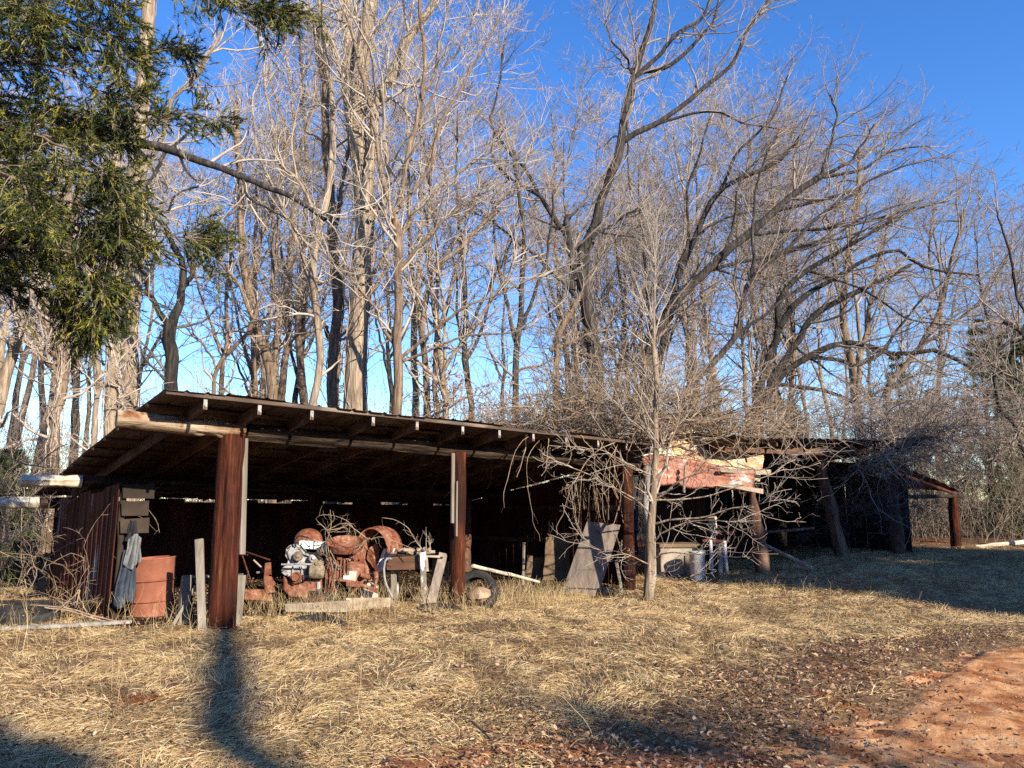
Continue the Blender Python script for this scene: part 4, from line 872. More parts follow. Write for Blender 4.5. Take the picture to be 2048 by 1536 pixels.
mb.v = [tuple(a) for a in A]; mb.build('body', M['drum_rust'], bar_, auto=40)
q = MB().lathe(c, axb, [(.272, H-.02), (.15, H-.03), (.001, H-.028)], 40).build('lid', M['rust'], bar_, smooth=True)
MB().lathe(c+np.array([.12, -.1, 0]), axb, [(.035, H-.03), (.035, H-.01), (.001, H-.01)], 14).build('bung', M['rust_dark'], q)
# clothes on a nail
def cloth(name, label, cat, m, u0, v0, top, bot, wt, wb, seed, fold=.035, shift=0.0, tex=5, thick=.02, notch=0):
    nu, nv = 26, 30; P = np.zeros((nu, nv, 3))
    for i in range(nu):
        s = i/(nu-1)*2-1
        for j in range(nv):
            t = j/(nv-1); w = (wt+(wb-wt)*t**.8)*(1+.07*math.sin(t*7+seed)); z = top+(bot-top)*t-(.04*math.sin(s*3+seed)*t)-notch*max(0, abs(s)-.2)*(1-t)
            dv = fold*math.sin(s*tex+1.3*math.sin(t*4+seed)+seed)*(.35+.65*t)+.02*math.sin(s*11+t*3)+.05*(1-s*s)
            P[i, j] = S(u0+shift*t+s*w/2, v0-dv, z)
    return tag(MB().grid(P).build(name, m, solid=thick, smooth=True, loc=S(u0, v0, top)), label, cat)
cloth('shoulder_bag', 'black cloth bag strap hanging from the nail above the grey sweatshirt', 'bag', M['black_cloth'], 3.08, 11.24, 1.33, 1.02, .05, .17, 1, .02)
cloth('sweatshirt', 'light grey sweatshirt draped over the blue work trousers left of the drum', 'clothing', M['jersey'], 3.10, 11.18, 1.16, .74, .15, .20, 2.2, .03, -.02, 6, notch=.1)
cloth('work_trousers', 'blue-grey work trousers hanging below the sweatshirt left of the drum', 'clothing', M['denim'], 3.07, 11.23, .95, .24, .17, .22, 3.1, .04, -.04, 5)
MB().tube([S(2.95, 11.3, 1.35), S(3.05, 11.28, 1.34), S(3.05, 11.2, 1.33)], .005, 5).build('nail', M['iron'], shed)
# leaning stud
tag(MB().bar(gat(405, 1262)-[0, 0, .05], at(398, 1078, 9.95), .10, .045, side=UX*.9-VX*.5, jit=.004).build('fence_stud', M['wood_grey'], bevel=.005), 'pale squared timber standing upright just left of the big brown post', 'timber')
# trestle behind the big post
tr = thing('wooden_trestle', 'low grey trestle of thick square legs and loose top boards behind the big post', 'trestle', onground(S(3.9, 10.75, 0)))
for (a, b) in (((374, 1150), (362, 1252)), ((482, 1150), (470, 1240))):
    q0 = at(*a, 10.35); q1 = onground(at(b[0], b[1], 10.25), -.1); MB().bar(q1, q0, .12, .10, side=UX, jit=.006).build('leg', M['wood_grey'], tr, bevel=.006)
q0 = at(374, 1153, 10.8); q1 = at(478, 1151, 10.9)
MB().bar(q0-UX*.02, q1+UX*.05, .15, .03, side=VX, jit=.005).build('top_board', M['wood_grey'], tr, bevel=.004)
MB().bar(at(378, 1160, 10.5), at(480, 1160, 10.6), .14, .03, side=VX, jit=.005).build('top_board', M['wood_brown'], tr, bevel=.004)
MB().bar(onground(at(343, 1262, 10.1)), at(391, 1172, 10.3), .04, .025, side=UX, jit=.003).build('brace', M['wood_grey'], tr, bevel=.003)
for q in (at(380, 1150, 11.1), at(476, 1150, 11.15)):
    MB().bar(onground(q, -.1), q, .09, .09, side=UX, jit=.006).build('leg', M['wood_dark'], tr, bevel=.006)
# tow frame
tf = thing('tow_frame', 'rusty implement hitch with thin rods, between the big post and the engine', 'implement', onground(at(520, 1200, 12.3)))
MB().bar(at(488, 1188, 12.0), at(549, 1190, 12.2), .16, .12, side=(0, 0, 1), jit=.006).build('drawbar', M['rust'], tf, bevel=.01)
MB().prism([(0, 0), (.20, .02), (.14, .14), (.07, .26), (.05, .46), (-.03, .45), (-.04, .2)], at(533, 1186, 12.1), (1, 0, 0), (0, 0, 1), .05).build('hitch_plate', M['rust'], tf, bevel=.006)
MB().tube([at(507, 1120, 12.2), at(524, 1136, 12.2), at(532, 1150, 12.2)], .014, 8).build('rod', M['wood_grey_flat'], tf)
MB().tube([at(530, 1132, 12.1), at(529, 1150, 12.1), at(531, 1162, 12.1)], .012, 6).build('rod', M['rust'], tf)
MB().bar(at(513, 1145, 12.2), at(543, 1143, 12.2), .03, .02, side=(0, 0, 1)).build('cross_piece', M['grease'], tf, bevel=.004)
for a, b in (((481, 1100), (511, 1190)), ((474, 1096), (474, 1190)), ((470, 1110), (495, 1110)), ((466, 1095), (540, 1120))):
    MB().tube([at(*a, 12.9), at(*b, 12.7)], .012, 6).build('rod', M['rust_dark'], tf)
MB().tube([at(497, 1142, 12), at(492, 1165, 12), at(500, 1180, 12), at(496, 1192, 12)], .006, 5).build('rod', M['iron'], tf)
# ---- engine
YE = 11.9
def E(px, py, dy=0.0): return at(px, py, YE+dy)
eng = thing('truck_engine', 'old truck engine with grey timing cover, white valve cover and rusty oil pan', 'engine', onground(at(640, 1205, YE)))
def outline(pts, dy, thick, m, name, parent=eng, bev=.01):
    o = E(pts[0][0], pts[0][1], dy); k = (YE+dy)/F_PX
    poly = [((a-pts[0][0])*k, -(b-pts[0][1])*k) for a, b in pts]
    if sum(poly[i][0]*poly[(i+1) % len(poly)][1]-poly[(i+1) % len(poly)][0]*poly[i][1] for i in range(len(poly))) < 0: poly = poly[::-1]
    a = R(8); return MB().prism(poly, o, (math.cos(a), math.sin(a), 0), (0, 0, 1), -thick).build(name, m, parent, bevel=bev)
tc_pts = [(570, 1112), (571, 1098), (578, 1091), (588, 1089), (598, 1093), (608, 1102), (617, 1113), (622, 1126), (622, 1131), (617, 1136), (617, 1148), (622, 1150), (611, 1157), (605, 1153), (603, 1162), (592, 1167), (583, 1162), (580, 1152), (570, 1149), (564, 1143), (564, 1136), (570, 1131), (574, 1127), (576, 1120)]
tcov = outline(tc_pts, -.05, .10, M['alu'], 'timing_cover', bev=.012)
outline([(574, 1106), (579, 1097), (588, 1094), (598, 1099), (606, 1110), (603, 1119), (590, 1122), (579, 1119)], -.085, .05, M['alu'], 'cover_boss', tcov, .012)
MB().lathe(E(596, 1112, -.13), (0, -1, .05), [(.07, -.02), (.07, .015), (.055, .02), (.03, .012), (.022, .03), (.001, .03)], 22).build('cover_boss', M['grease'], tcov, auto=40)
MB().lathe(E(592, 1155, -.14), (0, -1, .05), [(.085, -.02), (.085, .02), (.062, .022), (.05, .0), (.05, .06), (.001, .06)], 26).build('crank_hub', M['rust'], tcov, auto=40)
MB().tube([E(563, 1129, -.17), E(580, 1129, -.18), E(600, 1128, -.18), E(623, 1129, -.16)], .014, 10).build('cross_bar', M['alu'], tcov, auto=40)
for a, b in ((573, 1104), (580, 1093), (590, 1091), (601, 1096), (611, 1106), (618, 1118), (567, 1140), (575, 1150), (607, 1153), (618, 1148), (600, 1163), (585, 1163)):
    MB().lathe(E(a, b, -.09), (0, -1, 0), [(.011, -.02), (.011, .012), (.001, .012)], 6).build('bolt', M['iron'], tcov)
for a0, a1 in (((587, 1131), (583, 1155)), ((602, 1131), (606, 1150))):
    MB().tube([E(*a0, -.06), E(*a1, -.06)], .008, 6).build('cover_rib', M['alu'], tcov)
MB().box((E(642, 1144, .38)), (1, .15, 0), (-.15, 1, 0), (0, 0, 1), .22, .36, .20, .01).build('block', M['grease'], eng, bevel=.02)
for i, x in enumerate((640, 652, 664)):
    MB().lathe(E(x, 1140+i, -.03), (.1, -1, 0), [(.05, -.05), (.05, .015), (.038, .02), (.001, .012)], 16).build('core_plug', M['rust'], eng, auto=40)
pan = outline([(566, 1152), (574, 1160), (582, 1164), (592, 1170), (604, 1166), (612, 1158), (640, 1152), (642, 1176), (630, 1196), (600, 1194), (580, 1192), (568, 1180)], -.10, .46, M['rust'], 'oil_pan', bev=.025)
outline([(604, 1187), (641, 1180), (634, 1198), (606, 1197)], -.06, .42, M['rust'], 'oil_pan_sump', pan, .02)
# valve cover: long scalloped box
vc = E(622, 1092, .28); k = YE/F_PX
prof2 = []
for i in range(25):
    s = i/24; prof2.append((s*.50, .115-.035*s+.006*abs(math.sin(s*math.pi*6))))
prof2 = [(0, 0)]+prof2+[(.50, -.035)]
MB().prism(prof2, E(597, 1097, .16), (1, .12, 0), (0, 0, 1), -.26).build('valve_cover', M['white_paint'], eng, bevel=.012)
for i in range(3):
    MB().lathe(E(612+i*17, 1081+i*3.5, .05), (0, -.3, 1), [(.010, 0), (.010, .02), (.001, .02)], 6).build('bolt', M['iron'], eng)
MB().lathe(E(616, 1080, .62), (.1, -.75, .7), [(.001, .10), (.10, .095), (.19, .06), (.225, 0), (.225, -.07), (.18, -.1)], 36).build('air_cleaner', M['rust'], eng, smooth=True)
for cx, cy, dy, r, m_ in ((642, 1103, -.02, .07, 'iron'), (655, 1106, .0, .06, 'iron'), (627, 1117, -.05, .075, 'alu'), (634, 1128, -.06, .09, 'grease')):
    MB().lathe(E(cx, cy, dy), (.3, -1, .2), [(.001, -.08), (r*.8, -.07), (r, -.02), (r, .03), (r*.75, .05), (r*.4, .055), (r*.35, .09), (.001, .09)], 18).build('accessory', M[m_], eng, auto=45)
MB().lathe(E(618, 1143, -.10), (1, .1, -.02), [(.001, 0), (.08, .0), (.105, .02), (.11, .08), (.105, .2), (.085, .22), (.04, .23), (.001, .23)], 24).build('generator', M['grease'], eng, auto=45)
outline([(617, 1128), (655, 1122), (662, 1130), (662, 1172), (645, 1180), (640, 1152), (620, 1150)], .02, .3, M['grease'], 'side_casting')
MB().tube([E(646, 1148, -.02), E(640, 1156, -.03), E(632, 1160, -.05), E(623, 1158, -.05)], .022, 8).build('pipe', M['iron'], eng, auto=45)
MB().tube([E(637, 1164, -.03), E(637, 1178, -.03)], .03, 10).build('oil_filter', M['alu'], eng, auto=45)
# bell housing and gearbox
MB().lathe(E(662, 1145, .22), (1, .15, 0), [(.30, -.06), (.32, 0), (.32, .03), (.28, .06), (.24, .14), (.17, .26), (.16, .5), (.001, .5)], 30).build('bell_housing', M['rust'], eng, auto=35)
MB().tube([E(657+9*math.cos(t), 1150-36*math.sin(t), -.08) for t in np.linspace(-1.3, 1.4, 18)], .018, 8).build('housing_flange', M['rust'], eng, auto=45)
MB().box(E(681, 1140, .15), (1, .12, 0), (-.12, 1, 0), (0, 0, 1), .13, .15, .20, .012).build('gearbox', M['rust'], eng, bevel=.02)
for t in range(5):
    MB().tube([E(667+t*7, 1118, -.02), E(667+t*7, 1158, -.02)], .010, 6).build('housing_rib', M['rust'], eng)
for a, b in ((690, 1108), (677, 1138), (690, 1149), (667, 1160), (700, 1120), (668, 1112)):
    MB().lathe(E(a, b, -.03), (0, -1, 0), [(.014, -.02), (.014, .02), (.001, .02)], 6).build('bolt', M['alu'], eng)
MB().box(E(693, 1156, -.04), (1, 0, -.05), (0, 1, 0), (0.05, 0, 1), .05, .04, .04, .004).build('accessory', M['white_metal'], eng, bevel=.006)
MB().box(E(705, 1152, .1), (1, 0, 0), (0, 1, 0), (0, 0, 1), .06, .09, .08, .01).build('tail_housing', M['concrete'], eng, bevel=.02)
MB().tube([E(676, 1160, -.1), E(700, 1163, -.12), E(716, 1166, -.1)], .022, 8).build('shift_rod', M['rust'], eng, auto=45)
MB().box(E(706, 1168, -.1), (1, 0, -.05), (0, 1, 0), (0, 0, 1), .10, .05, .035, .004).build('mount_bracket', M['rust'], eng, bevel=.006)
MB().bar(E(660, 1176, 0), E(672, 1196, 0), .10, .08, side=(1, 0, 0)).build('mount_bracket', M['rust_dark'], eng, bevel=.01)
MB().box(E(650, 1190, .2), (1, 0, 0), (0, 1, 0), (0, 0, 1), .34, .25, .10, .02).build('support_block', M['wood_dark'], eng, bevel=.01)
# round pan on the gearbox
pn = MB().lathe(E(690, 1090, .1), (.06, -.30, 1), [(.001, -.04), (.14, -.04), (.24, .0), (.275, .055), (.285, .055), (.285, .0), (.27, -.05), (.15, -.09), (.001, -.09)], 40).build('drain_pan', M['rust'], auto=40, loc=E(690, 1096, .1))
tag(pn, 'round shallow rusty pan with a pitted rim lying on top of the gearbox', 'pan')
gm_ = np.random.default_rng(71)
for k_ in range(26):
    a_ = E(gm_.uniform(612, 712), gm_.uniform(1112, 1180), gm_.uniform(-.06, .02)); d_ = gm_.normal(0, 1, 3)*[1, .4, .8]; d_ /= np.linalg.norm(d_)
    mm_ = M[['iron', 'rust_dark', 'grease', 'rust', 'iron'][k_ % 5]]
    if k_ % 3: MB().tube([a_, a_+d_*.05+[0, -.02, 0], a_+d_*gm_.uniform(.07, .16)], gm_.uniform(.007, .018), 7, .1, k_).build('pipe', mm_, eng, auto=45)
    else: MB().box(a_, (1, .1, gm_.normal(0, .2)), (-.1, 1, 0), (0, 0, 1), gm_.uniform(.02, .05), .03, gm_.uniform(.015, .05), .004).build('bracket', mm_, eng, bevel=.005)
for hose_ in ([(600, 1090), (612, 1104), (630, 1108), (640, 1120)], [(655, 1100), (668, 1112), (664, 1128), (676, 1140)], [(618, 1076), (600, 1072), (590, 1080), (592, 1094)]):
    MB().tube(resample([E(a, b, -.1) for a, b in hose_], 12), .012, 7).build('hose', M['black_cloth'], eng, smooth=True)
tag(MB().box(E(704, 1108, .12), (1, 0, -.1), (0, 1, 0), (0, 0, 1), .05, .05, .06, .008).build('support_bracket', M['rust'], eng, bevel=.008))
# mudguard hoop
fd = thing('mudguard', 'rusty curved mudguard with a white rag behind it, right of the engine', 'mudguard', onground(at(760, 1200, 12.6)))
mb = MB(); n = 30; P = np.zeros((n, 8, 3)); ctr = at(757, 1105, 12.5)
for i in range(n):
    th = R(-62)+R(275)*(1-i/(n-1)); th = R(250)-R(250)*i/(n-1)
    for j in range(8):
        w = (j/7-.5)*.46; rr = .335+.03*math.sin(j/7*math.pi)
        rx_ = .27 if th < math.pi/2 else .25
        P[i, j] = ctr+np.array([rx_*math.cos(th)+w*.38, w*.95, (rr+.05)*math.sin(th)-(.05 if math.sin(th) < 0 else 0)])
mb.grid(P); mb.build('shell', M['rust'], fd, solid=.006, smooth=True)
MB().tube(P[:, 0], .014, 8).build('rim_bead', M['rust'], fd, auto=50)
outline([(733, 1118), (737, 1098), (752, 1086), (757, 1100), (757, 1120), (750, 1140), (742, 1128)], .62, .01, M['rust'], 'side_plate', fd, 0)
MB().bar(at(737, 1103, 12.15), at(754, 1142, 12.1), .05, .015, side=(1, 0, 0)).build('strut', M['rust_dark'], fd, bevel=.004)
# axle pieces
ax_ = thing('steering_linkage', 'rusty steering arm and knuckle resting on the concrete block', 'car part', onground(at(740, 1205, 12)))
MB().tube([E(722, 1150, .1), E(738, 1154, .1), E(752, 1150, .1)], [.035, .05, .04], 12).build('axle_arm', M['rust'], ax_, auto=45)
MB().tube([E(716, 1168, -.05), E(735, 1175, -.06), E(755, 1180, -.06)], .03, 8).build('tie_rod', M['rust'], ax_, auto=45)
MB().bar(E(700, 1166, -.05), E(722, 1168, -.05), .07, .05, side=(0, 0, 1)).build('plate', M['rust'], ax_, bevel=.008)
MB().bar(E(737, 1176, -.1), E(757, 1184, -.1), .05, .06, side=(0, 0, 1)).build('plate', M['rust'], ax_, bevel=.008)
MB().tube([E(751, 1143, 0), E(753, 1158, 0), E(749, 1175, 0)], [.04, .03, .02], 8, .1).build('knuckle', M['rust'], ax_, auto=45)
MB().tube([E(728, 1160, 0), E(712, 1176, -.1), E(704, 1190, -.1)], [.02, .035, .02], 8, .2, 5).build('tie_rod', M['rust'], ax_, auto=45)
tag(MB().prism([(0, 0), (.28, 0), (.27, .28), (.12, .34), (.03, .22)], at(718, 1212, 11.95), (1, .1, 0), (0, 0, 1), -.2).build('concrete_block', M['concrete'], bevel=.015, loc=at(735, 1212, 12)), 'broken pale concrete block propping the rusty linkage', 'concrete block')
tag(MB().bar(at(572, 1214, 11.3), at(700, 1211, 11.35), .13, .16, side=(0, 0, 1), jit=.01).build('timber_beam', M['wood_grey_flat'], bevel=.012), 'thick mossy timber lying in front of the engine, its cut end to the left', 'timber', None)
tag(MB().bar(at(690, 1208, 11.45), at(778, 1210, 11.8), .20, .06, side=(0, 0, 1), jit=.012).build('plank', M['wood_grey_flat'], bevel=.006), 'grey plank lying on edge below the concrete block', 'plank')
tag(MB().tube([at(613, 1202, 11.35), at(640, 1206, 11.4), at(668, 1212, 11.4)], [.075, .06, .03], 9, .15, 3).build('split_log', M['wood_brown'], auto=40), 'split brown log chunk on the timber in front of the engine', 'log')
# tyres
def tyre(label, c, axis_, Rr=.33, r=.10, seed=0, group='old tyres lying in the grass'):
    axis_ = np.asarray(axis_, float)/np.linalg.norm(axis_)
    t = thing('tyre', label, 'tyre', c, group)
    prof = [(Rr-.10, -.055), (Rr-.11, -.075), (Rr-.07, -.095), (Rr-.02, -.10), (Rr, -.085)] + [(Rr+(.0 if k % 2 else .007), -.085+.17*k/9) for k in range(1, 9)] + [(Rr, .085), (Rr-.02, .10), (Rr-.07, .095), (Rr-.11, .075), (Rr-.10, .055)]
    MB().lathe(c, axis_, prof, 52).build('tread', M['tyre'], t, auto=50)
    MB().lathe(c, axis_, [(Rr-.10, .055), (Rr-.09, 0), (Rr-.10, -.055)], 40).build('inner_wall', M['tyre'], t, smooth=True)
    return t
tyre('tyre leaning against the back of the middle post with a rock in it', at(953, 1182, 12.45)+np.array([0, 0, -.02]), (-.25, -1, .38))
tyre('tyre lying flat and half sunk in straw in front of the leaning grey board', gat(878, 1222)+[0, 0, -.05], (.05, -.1, 1))
tyre('tyre sunk in the grass under the thick mossy timber', gat(625, 1252)+[0, 0, -.10], (.02, -.28, 1), .42)
tyre('black tyre under the plank at the left edge of the picture', gat(58, 1245)+[0, 0, .07], (.05, -.15, 1), .35)
tyre('worn tyre at the very left edge, partly out of the picture', gat(4, 1243)+[0, 0, .06], (-.1, -.1, 1), .34)
tag(MB().bar(gat(-30, 1240)+[0, 0, .24], gat(205, 1232)+[0, 0, .18], .16, .03, side=(0, 1, .1), jit=.008).build('plank', M['wood_dark'], bevel=.004), 'long dark plank laid over the tyres at the left edge', 'plank')
rk = MB().lathe(at(958, 1190, 12.2), (0, 0, 1), [(.001, -.10), (.13, -.09), (.20, -.03), (.19, .04), (.11, .10), (.001, .12)], 14)
A = np.array(rk.v); A += (np.stack([vnoise(A[:, 0]*7, A[:, 2]*7, 1, 3), vnoise(A[:, 1]*7, A[:, 2]*7, 1, 4), vnoise(A[:, 0]*7, A[:, 1]*7, 1, 5)], -1)-.5)*.09; rk.v = [tuple(a) for a in A]
tag(rk.build('rock', M['rock'], auto=35), 'tan rock lying in the tyre right of the middle post', 'rock')
# work table
tb = thing('work_table', 'makeshift table with brown apron board and white peeling legs left of the middle post', 'table', onground(at(820, 1200, 12.3)))
YT = 12.2
MB().bar(at(773, 1127, YT), at(852, 1125, YT), .20, .035, side=(0, 0, 1), jit=.004).build('apron', M['wood_brown'], tb, bevel=.005)
MB().bar(at(838, 1128, YT-.06), at(856, 1126, YT-.06), .23, .03, side=(0, 0, 1), jit=.006).build('apron', M['wood_grey_flat'], tb, bevel=.005)
for a, b, y, m_ in (((846, 1104), (848, 1212), YT-.1, 'peeling_white'), ((787, 1104), (788, 1205), YT+.15, 'wood_grey'), ((870, 1112), (868, 1205), YT+.7, 'wood_grey'), ((790, 1112), (793, 1195), YT+.8, 'peeling_white')):
    MB().bar(onground(at(b[0], b[1], y), -.05), at(*a, y), .085, .07, side=(1, 0, 0), jit=.004).build('leg', M[m_], tb, bevel=.004)
MB().bar(at(780, 1107, YT+.35), at(884, 1111, YT+.45), .75, .035, side=(0, 1, 0), jit=.006).build('table_top', M['wood_dark'], tb, bevel=.004)
MB().bar(at(851, 1112, YT-.02), at(880, 1113, YT), .03, .04, side=(0, 0, 1), jit=.003).build('nailed_slat', M['wood_grey_flat'], tb, bevel=.004)
gd = np.random.default_rng(8)
mb = MB()
for _ in range(46):
    c = at(gd.uniform(808, 866), gd.uniform(1097, 1106), YT+gd.uniform(0, .3)); a = gd.normal(0, 1, 3); a[2] *= .3; mb.bar(c-a*.04, c+a*.04, gd.uniform(.02, .05), gd.uniform(.006, .02), side=(0, 0, 1))
tag(mb.build('wood_scraps', M['wood_grey_flat']), 'loose heap of pale wood scraps and sticks on the table top', 'scraps', kind='stuff')
tag(MB().bar(onground(at(858, 1212, 12.0), -.03), at(887, 1106, 12.35), .14, .035, side=(1, .2, 0), jit=.006).build('leaning_board', M['plywood'], bevel=.005), 'grey board leaning from the grass up to the top corner of the table', 'board')
tag(MB().bar(at(893, 1178, 12.6), at(894, 1122, 12.6), .06, .03, side=(1, 0, 0), jit=.006).build('board_scrap', M['wood_grey'], bevel=.004), 'short pale board end between the leaning board and the middle post', 'board')
tag(MB().tube(resample([at(783, 1118, 12.1), at(773, 1118, 12), at(768, 1135, 12), at(771, 1165, 11.9), at(785, 1195, 11.8)], 20), .018, 8).build('hose', M['hose'], smooth=True), 'curved grey hose hanging down at the left end of the table', 'hose')
P = np.zeros((10, 14, 3)); gcl = np.random.default_rng(4)
for i in range(10):
    for j in range(14):
        s, t = i/9-.5, j/13; P[i, j] = at(779-20*t+s*22*(1-.2*t), 1097+46*t, 12.45+.05*math.sin(s*8+t*4)+.06*t)
tag(MB().grid(P).build('white_rag', M['white_rag'], solid=.012, smooth=True), 'white cloth rag bunched between the mudguard and the table', 'rag')
# pole and sheets in the right half
tag(log('pole', at(945, 1132, 13.4), gat(1092, 1172)+[0, 0, .05], .03, .024, M['log_cut'], None, 51, rough=.1, bow=.02), 'thin pale pole slanting down to the right behind the middle post', 'pole')
pl = [at(1174, 1043, 14.9), at(1241, 1050, 14.7), gat(1194, 1192)-[0, 0, .05], gat(1121, 1187)-[0, 0, .05]]
P = np.zeros((8, 10, 3))
for i in range(8):
    for j in range(10):
        s, t = i/7, j/9; P[i, j] = (pl[0]*(1-s)+pl[1]*s)*(1-t)+(pl[3]*(1-s)+pl[2]*s)*t+np.array([0, -.03*math.sin(s*3)*math.sin(t*3), 0])
tag(MB().grid(P).build('plywood_sheet', M['plywood'], solid=.018, loc=pl[3]), 'grey weathered plywood sheet leaning askew left of the third post', 'plywood')
for k, (lab, q) in enumerate((('stained brown board with a ragged left edge standing inside the shed left of the plywood', [(1092, 1075), (1138, 1062), (1140, 1165), (1086, 1165)]), ('broken pale board low at the back between middle post and plywood', [(1055, 1110), (1092, 1118), (1096, 1165), (1050, 1165)]))):
    pts_ = [at(a, b, 16.4+.3*k) for a, b in q]; base = pts_[3]; poly = [((p[0]-base[0]), p[2]-base[2]) for p in pts_]
    mid = [((poly[0][0]*(1-s)+poly[3][0]*s)+.04*math.sin(s*13), poly[0][1]*(1-s)+poly[3][1]*s) for s in (.25, .5, .75)]
    pp = poly[::-1]; pp = [poly[3], poly[2], poly[1], poly[0]]+mid
    tag(MB().prism(pp, base, (1, 0, 0), (0, 0, 1), -.02).build('broken_board', M['cardboard'], bevel=.003, loc=base), lab, 'board')
tag(MB().bar(onground(at(1045, 1165, 15.8)), at(1048, 1085, 16), .05, .03, side=(1, 0, 0), jit=.01).build('stake', M['wood_grey'], bevel=.003), 'small pale stake beside the rough inner post', 'stake')
pot = MB().lathe(gat(1212, 1192)+[0, 0, .0], (.25, -.3, 1), [(.10, 0), (.13, .03), (.14, .08), (.13, .14), (.10, .17), (.001, .18)], 26)
tag(pot.build('black_pot', M['black_gloss'], smooth=True), 'shiny black round pot on the ground between plywood and third post', 'pot')
knotty('post', [gat(1300, 1188)+[0, .25, -.2], at(1302, 1090, 15.1), at(1293, 1010, 15.1), at(1296, 930, 15.1)], [.11, .10, .075, .085], M['split_post'], shed, 52)
tag(MB().bar(gat(1247, 1190)+[0, .2, 0], at(1232, 1120, 14.9), .06, .03, side=(1, 0, 0), jit=.006).build('board_scrap', M['wood_grey'], bevel=.004), 'thin grey board scrap leaning behind the third post', 'board')
# behind the young tree
YB = 16.6
fz = thing('chest_cabinet', 'old tan metal chest with a black slab for the shaded opening at its lower left, behind the young tree', 'cabinet', onground(at(1356, 1165, YB)))
cc = at(1356, 1130, YB+.3); hw = 45*YB/F_PX; hz_ = 36*YB/F_PX
MB().box(cc, (1, .12, 0), (-.12, 1, 0), (0, 0, 1), hw, .3, hz_, .006).build('body', M['tan_metal'], fz, bevel=.02)
MB().box(cc+np.array([0, -.005, hz_+.035]), (1, .12, 0), (-.12, 1, 0), (0.02, 0, 1), hw+.03, .34, .04, .006).build('lid', M['cardboard'], fz, bevel=.012)
MB().box(at(1328, 1152, YB-.04), (1, .12, 0), (-.12, 1, 0), (0, 0, 1), .13, .03, .09).build('opening', M['black_cloth'], fz, bevel=.01)  # solid black slab, its colour stands for the shade inside
MB().box(at(1372, 1132, YB-.015), (1, .12, 0), (-.12, 1, 0), (0, 0, 1), .012, .012, .22).build('trim', M['wood_grey'], fz)
tag(MB().bar(at(1315, 1166, YB-.25), at(1345, 1166, YB-.25), .03, .02, side=(0, 0, 1)).build('white_strip', M['white_metal'], bevel=.003), 'thin white strip lying on the ground in front of the tan chest', 'strip')
b0 = onground(at(1396, 1165, 16.1)); bz = thing('trash_bin', 'white ribbed plastic bin standing right of the tan chest', 'bin', b0)
MB().lathe(b0, (0, 0, 1), [(.10, 0), (.135, .01), (.145, .2), (.15, .21), (.158, .5), (.165, .51), (.168, .56), (.155, .565), (.15, .5)], 30).build('body', M['white_metal'], bz, auto=45)
MB().lathe(b0, (0, 0, 1), [(.168, .55), (.175, .56), (.17, .575), (.001, .59)], 30).build('lid', M['white_metal'], bz, auto=45)
st = thing('metal_stand', 'stand of white pipe legs around a grey post, right of the white bin', 'stand', onground(at(1437, 1150, 16.4)))
for a, b, y in (((1421, 1080), (1425, 1150), 16.3), ((1449, 1082), (1454, 1148), 16.3)):
    MB().tube([onground(at(b[0], b[1], y)), at(*a, y)], .034, 12).build('leg', M['white_metal'], st, smooth=True)
MB().tube([onground(at(1442, 1150, 16.4), -.1), at(1440, 1082, 16.4)], .06, 10, .08, 4).build('leg', M['split_post'], st)
MB().box(at(1437, 1082, 16.4), (1, 0, 0), (0, 1, 0), (0, 0, 1), .20, .12, .02).build('top', M['rust_dark'], st, bevel=.004)
tag(MB().lathe(onground(at(1431, 1152, 16.55)), (0, 0, 1), [(.09, 0), (.11, .01), (.13, .24), (.137, .25), (.13, .26), (.12, .2)], 24).build('bucket', M['denim'], auto=45), 'dull blue bucket on the ground between the white pipe legs', 'bucket')
knotty('post', [at(1428, 1090, 16.9), at(1426, 1060, 16.9), at(1423, 1035, 16.9)], [.08, .075, .09], M['log_cut'], barn, 53)
gr8 = thing('rusty_harrow', 'rusty toothed harrow leaning above the white pipe legs', 'harrow', at(1445, 1085, 16.7))
for i in range(7):
    a = at(1412+i*9, 1080-i*3, 16.6); MB().tube([a, a+[.03, -.03, -.16]], [.012, .005], 6).build('tooth', M['rust'], gr8)
MB().bar(at(1405, 1082, 16.6), at(1472, 1062, 16.7), .05, .03, side=(0, 0, 1)).build('rail', M['rust_dark'], gr8, bevel=.004)
MB().bar(at(1415, 1072, 16.9), at(1475, 1055, 17.0), .04, .03, side=(0, 0, 1)).build('rail', M['rust_dark'], gr8, bevel=.004)
tag(log('pole', at(1522, 1085, 16.6), gat(1625, 1140)+[0, 0, .03], .035, .03, M['split_post'], None, 54, rough=.08), 'grey pole leaning down to the right out of the dark barn', 'pole')
tag(log('fallen_log', at(1950, 1094, 20.5), at(2075, 1080, 21.5), .05, .06, M['log_cut'], None, 55, rough=.08, bow=.04), 'pale fallen log at the edge of the thicket by the right picture edge', 'log')
tag(log('fallen_pole', gat(-40, 1268)+[0, 0, .04], gat(262, 1252)+[0, 0, .05], .03, .028, M['split_post'], None, 56, rough=.1, bow=.02), 'long grey pole lying on the leaves at the lower left', 'pole')
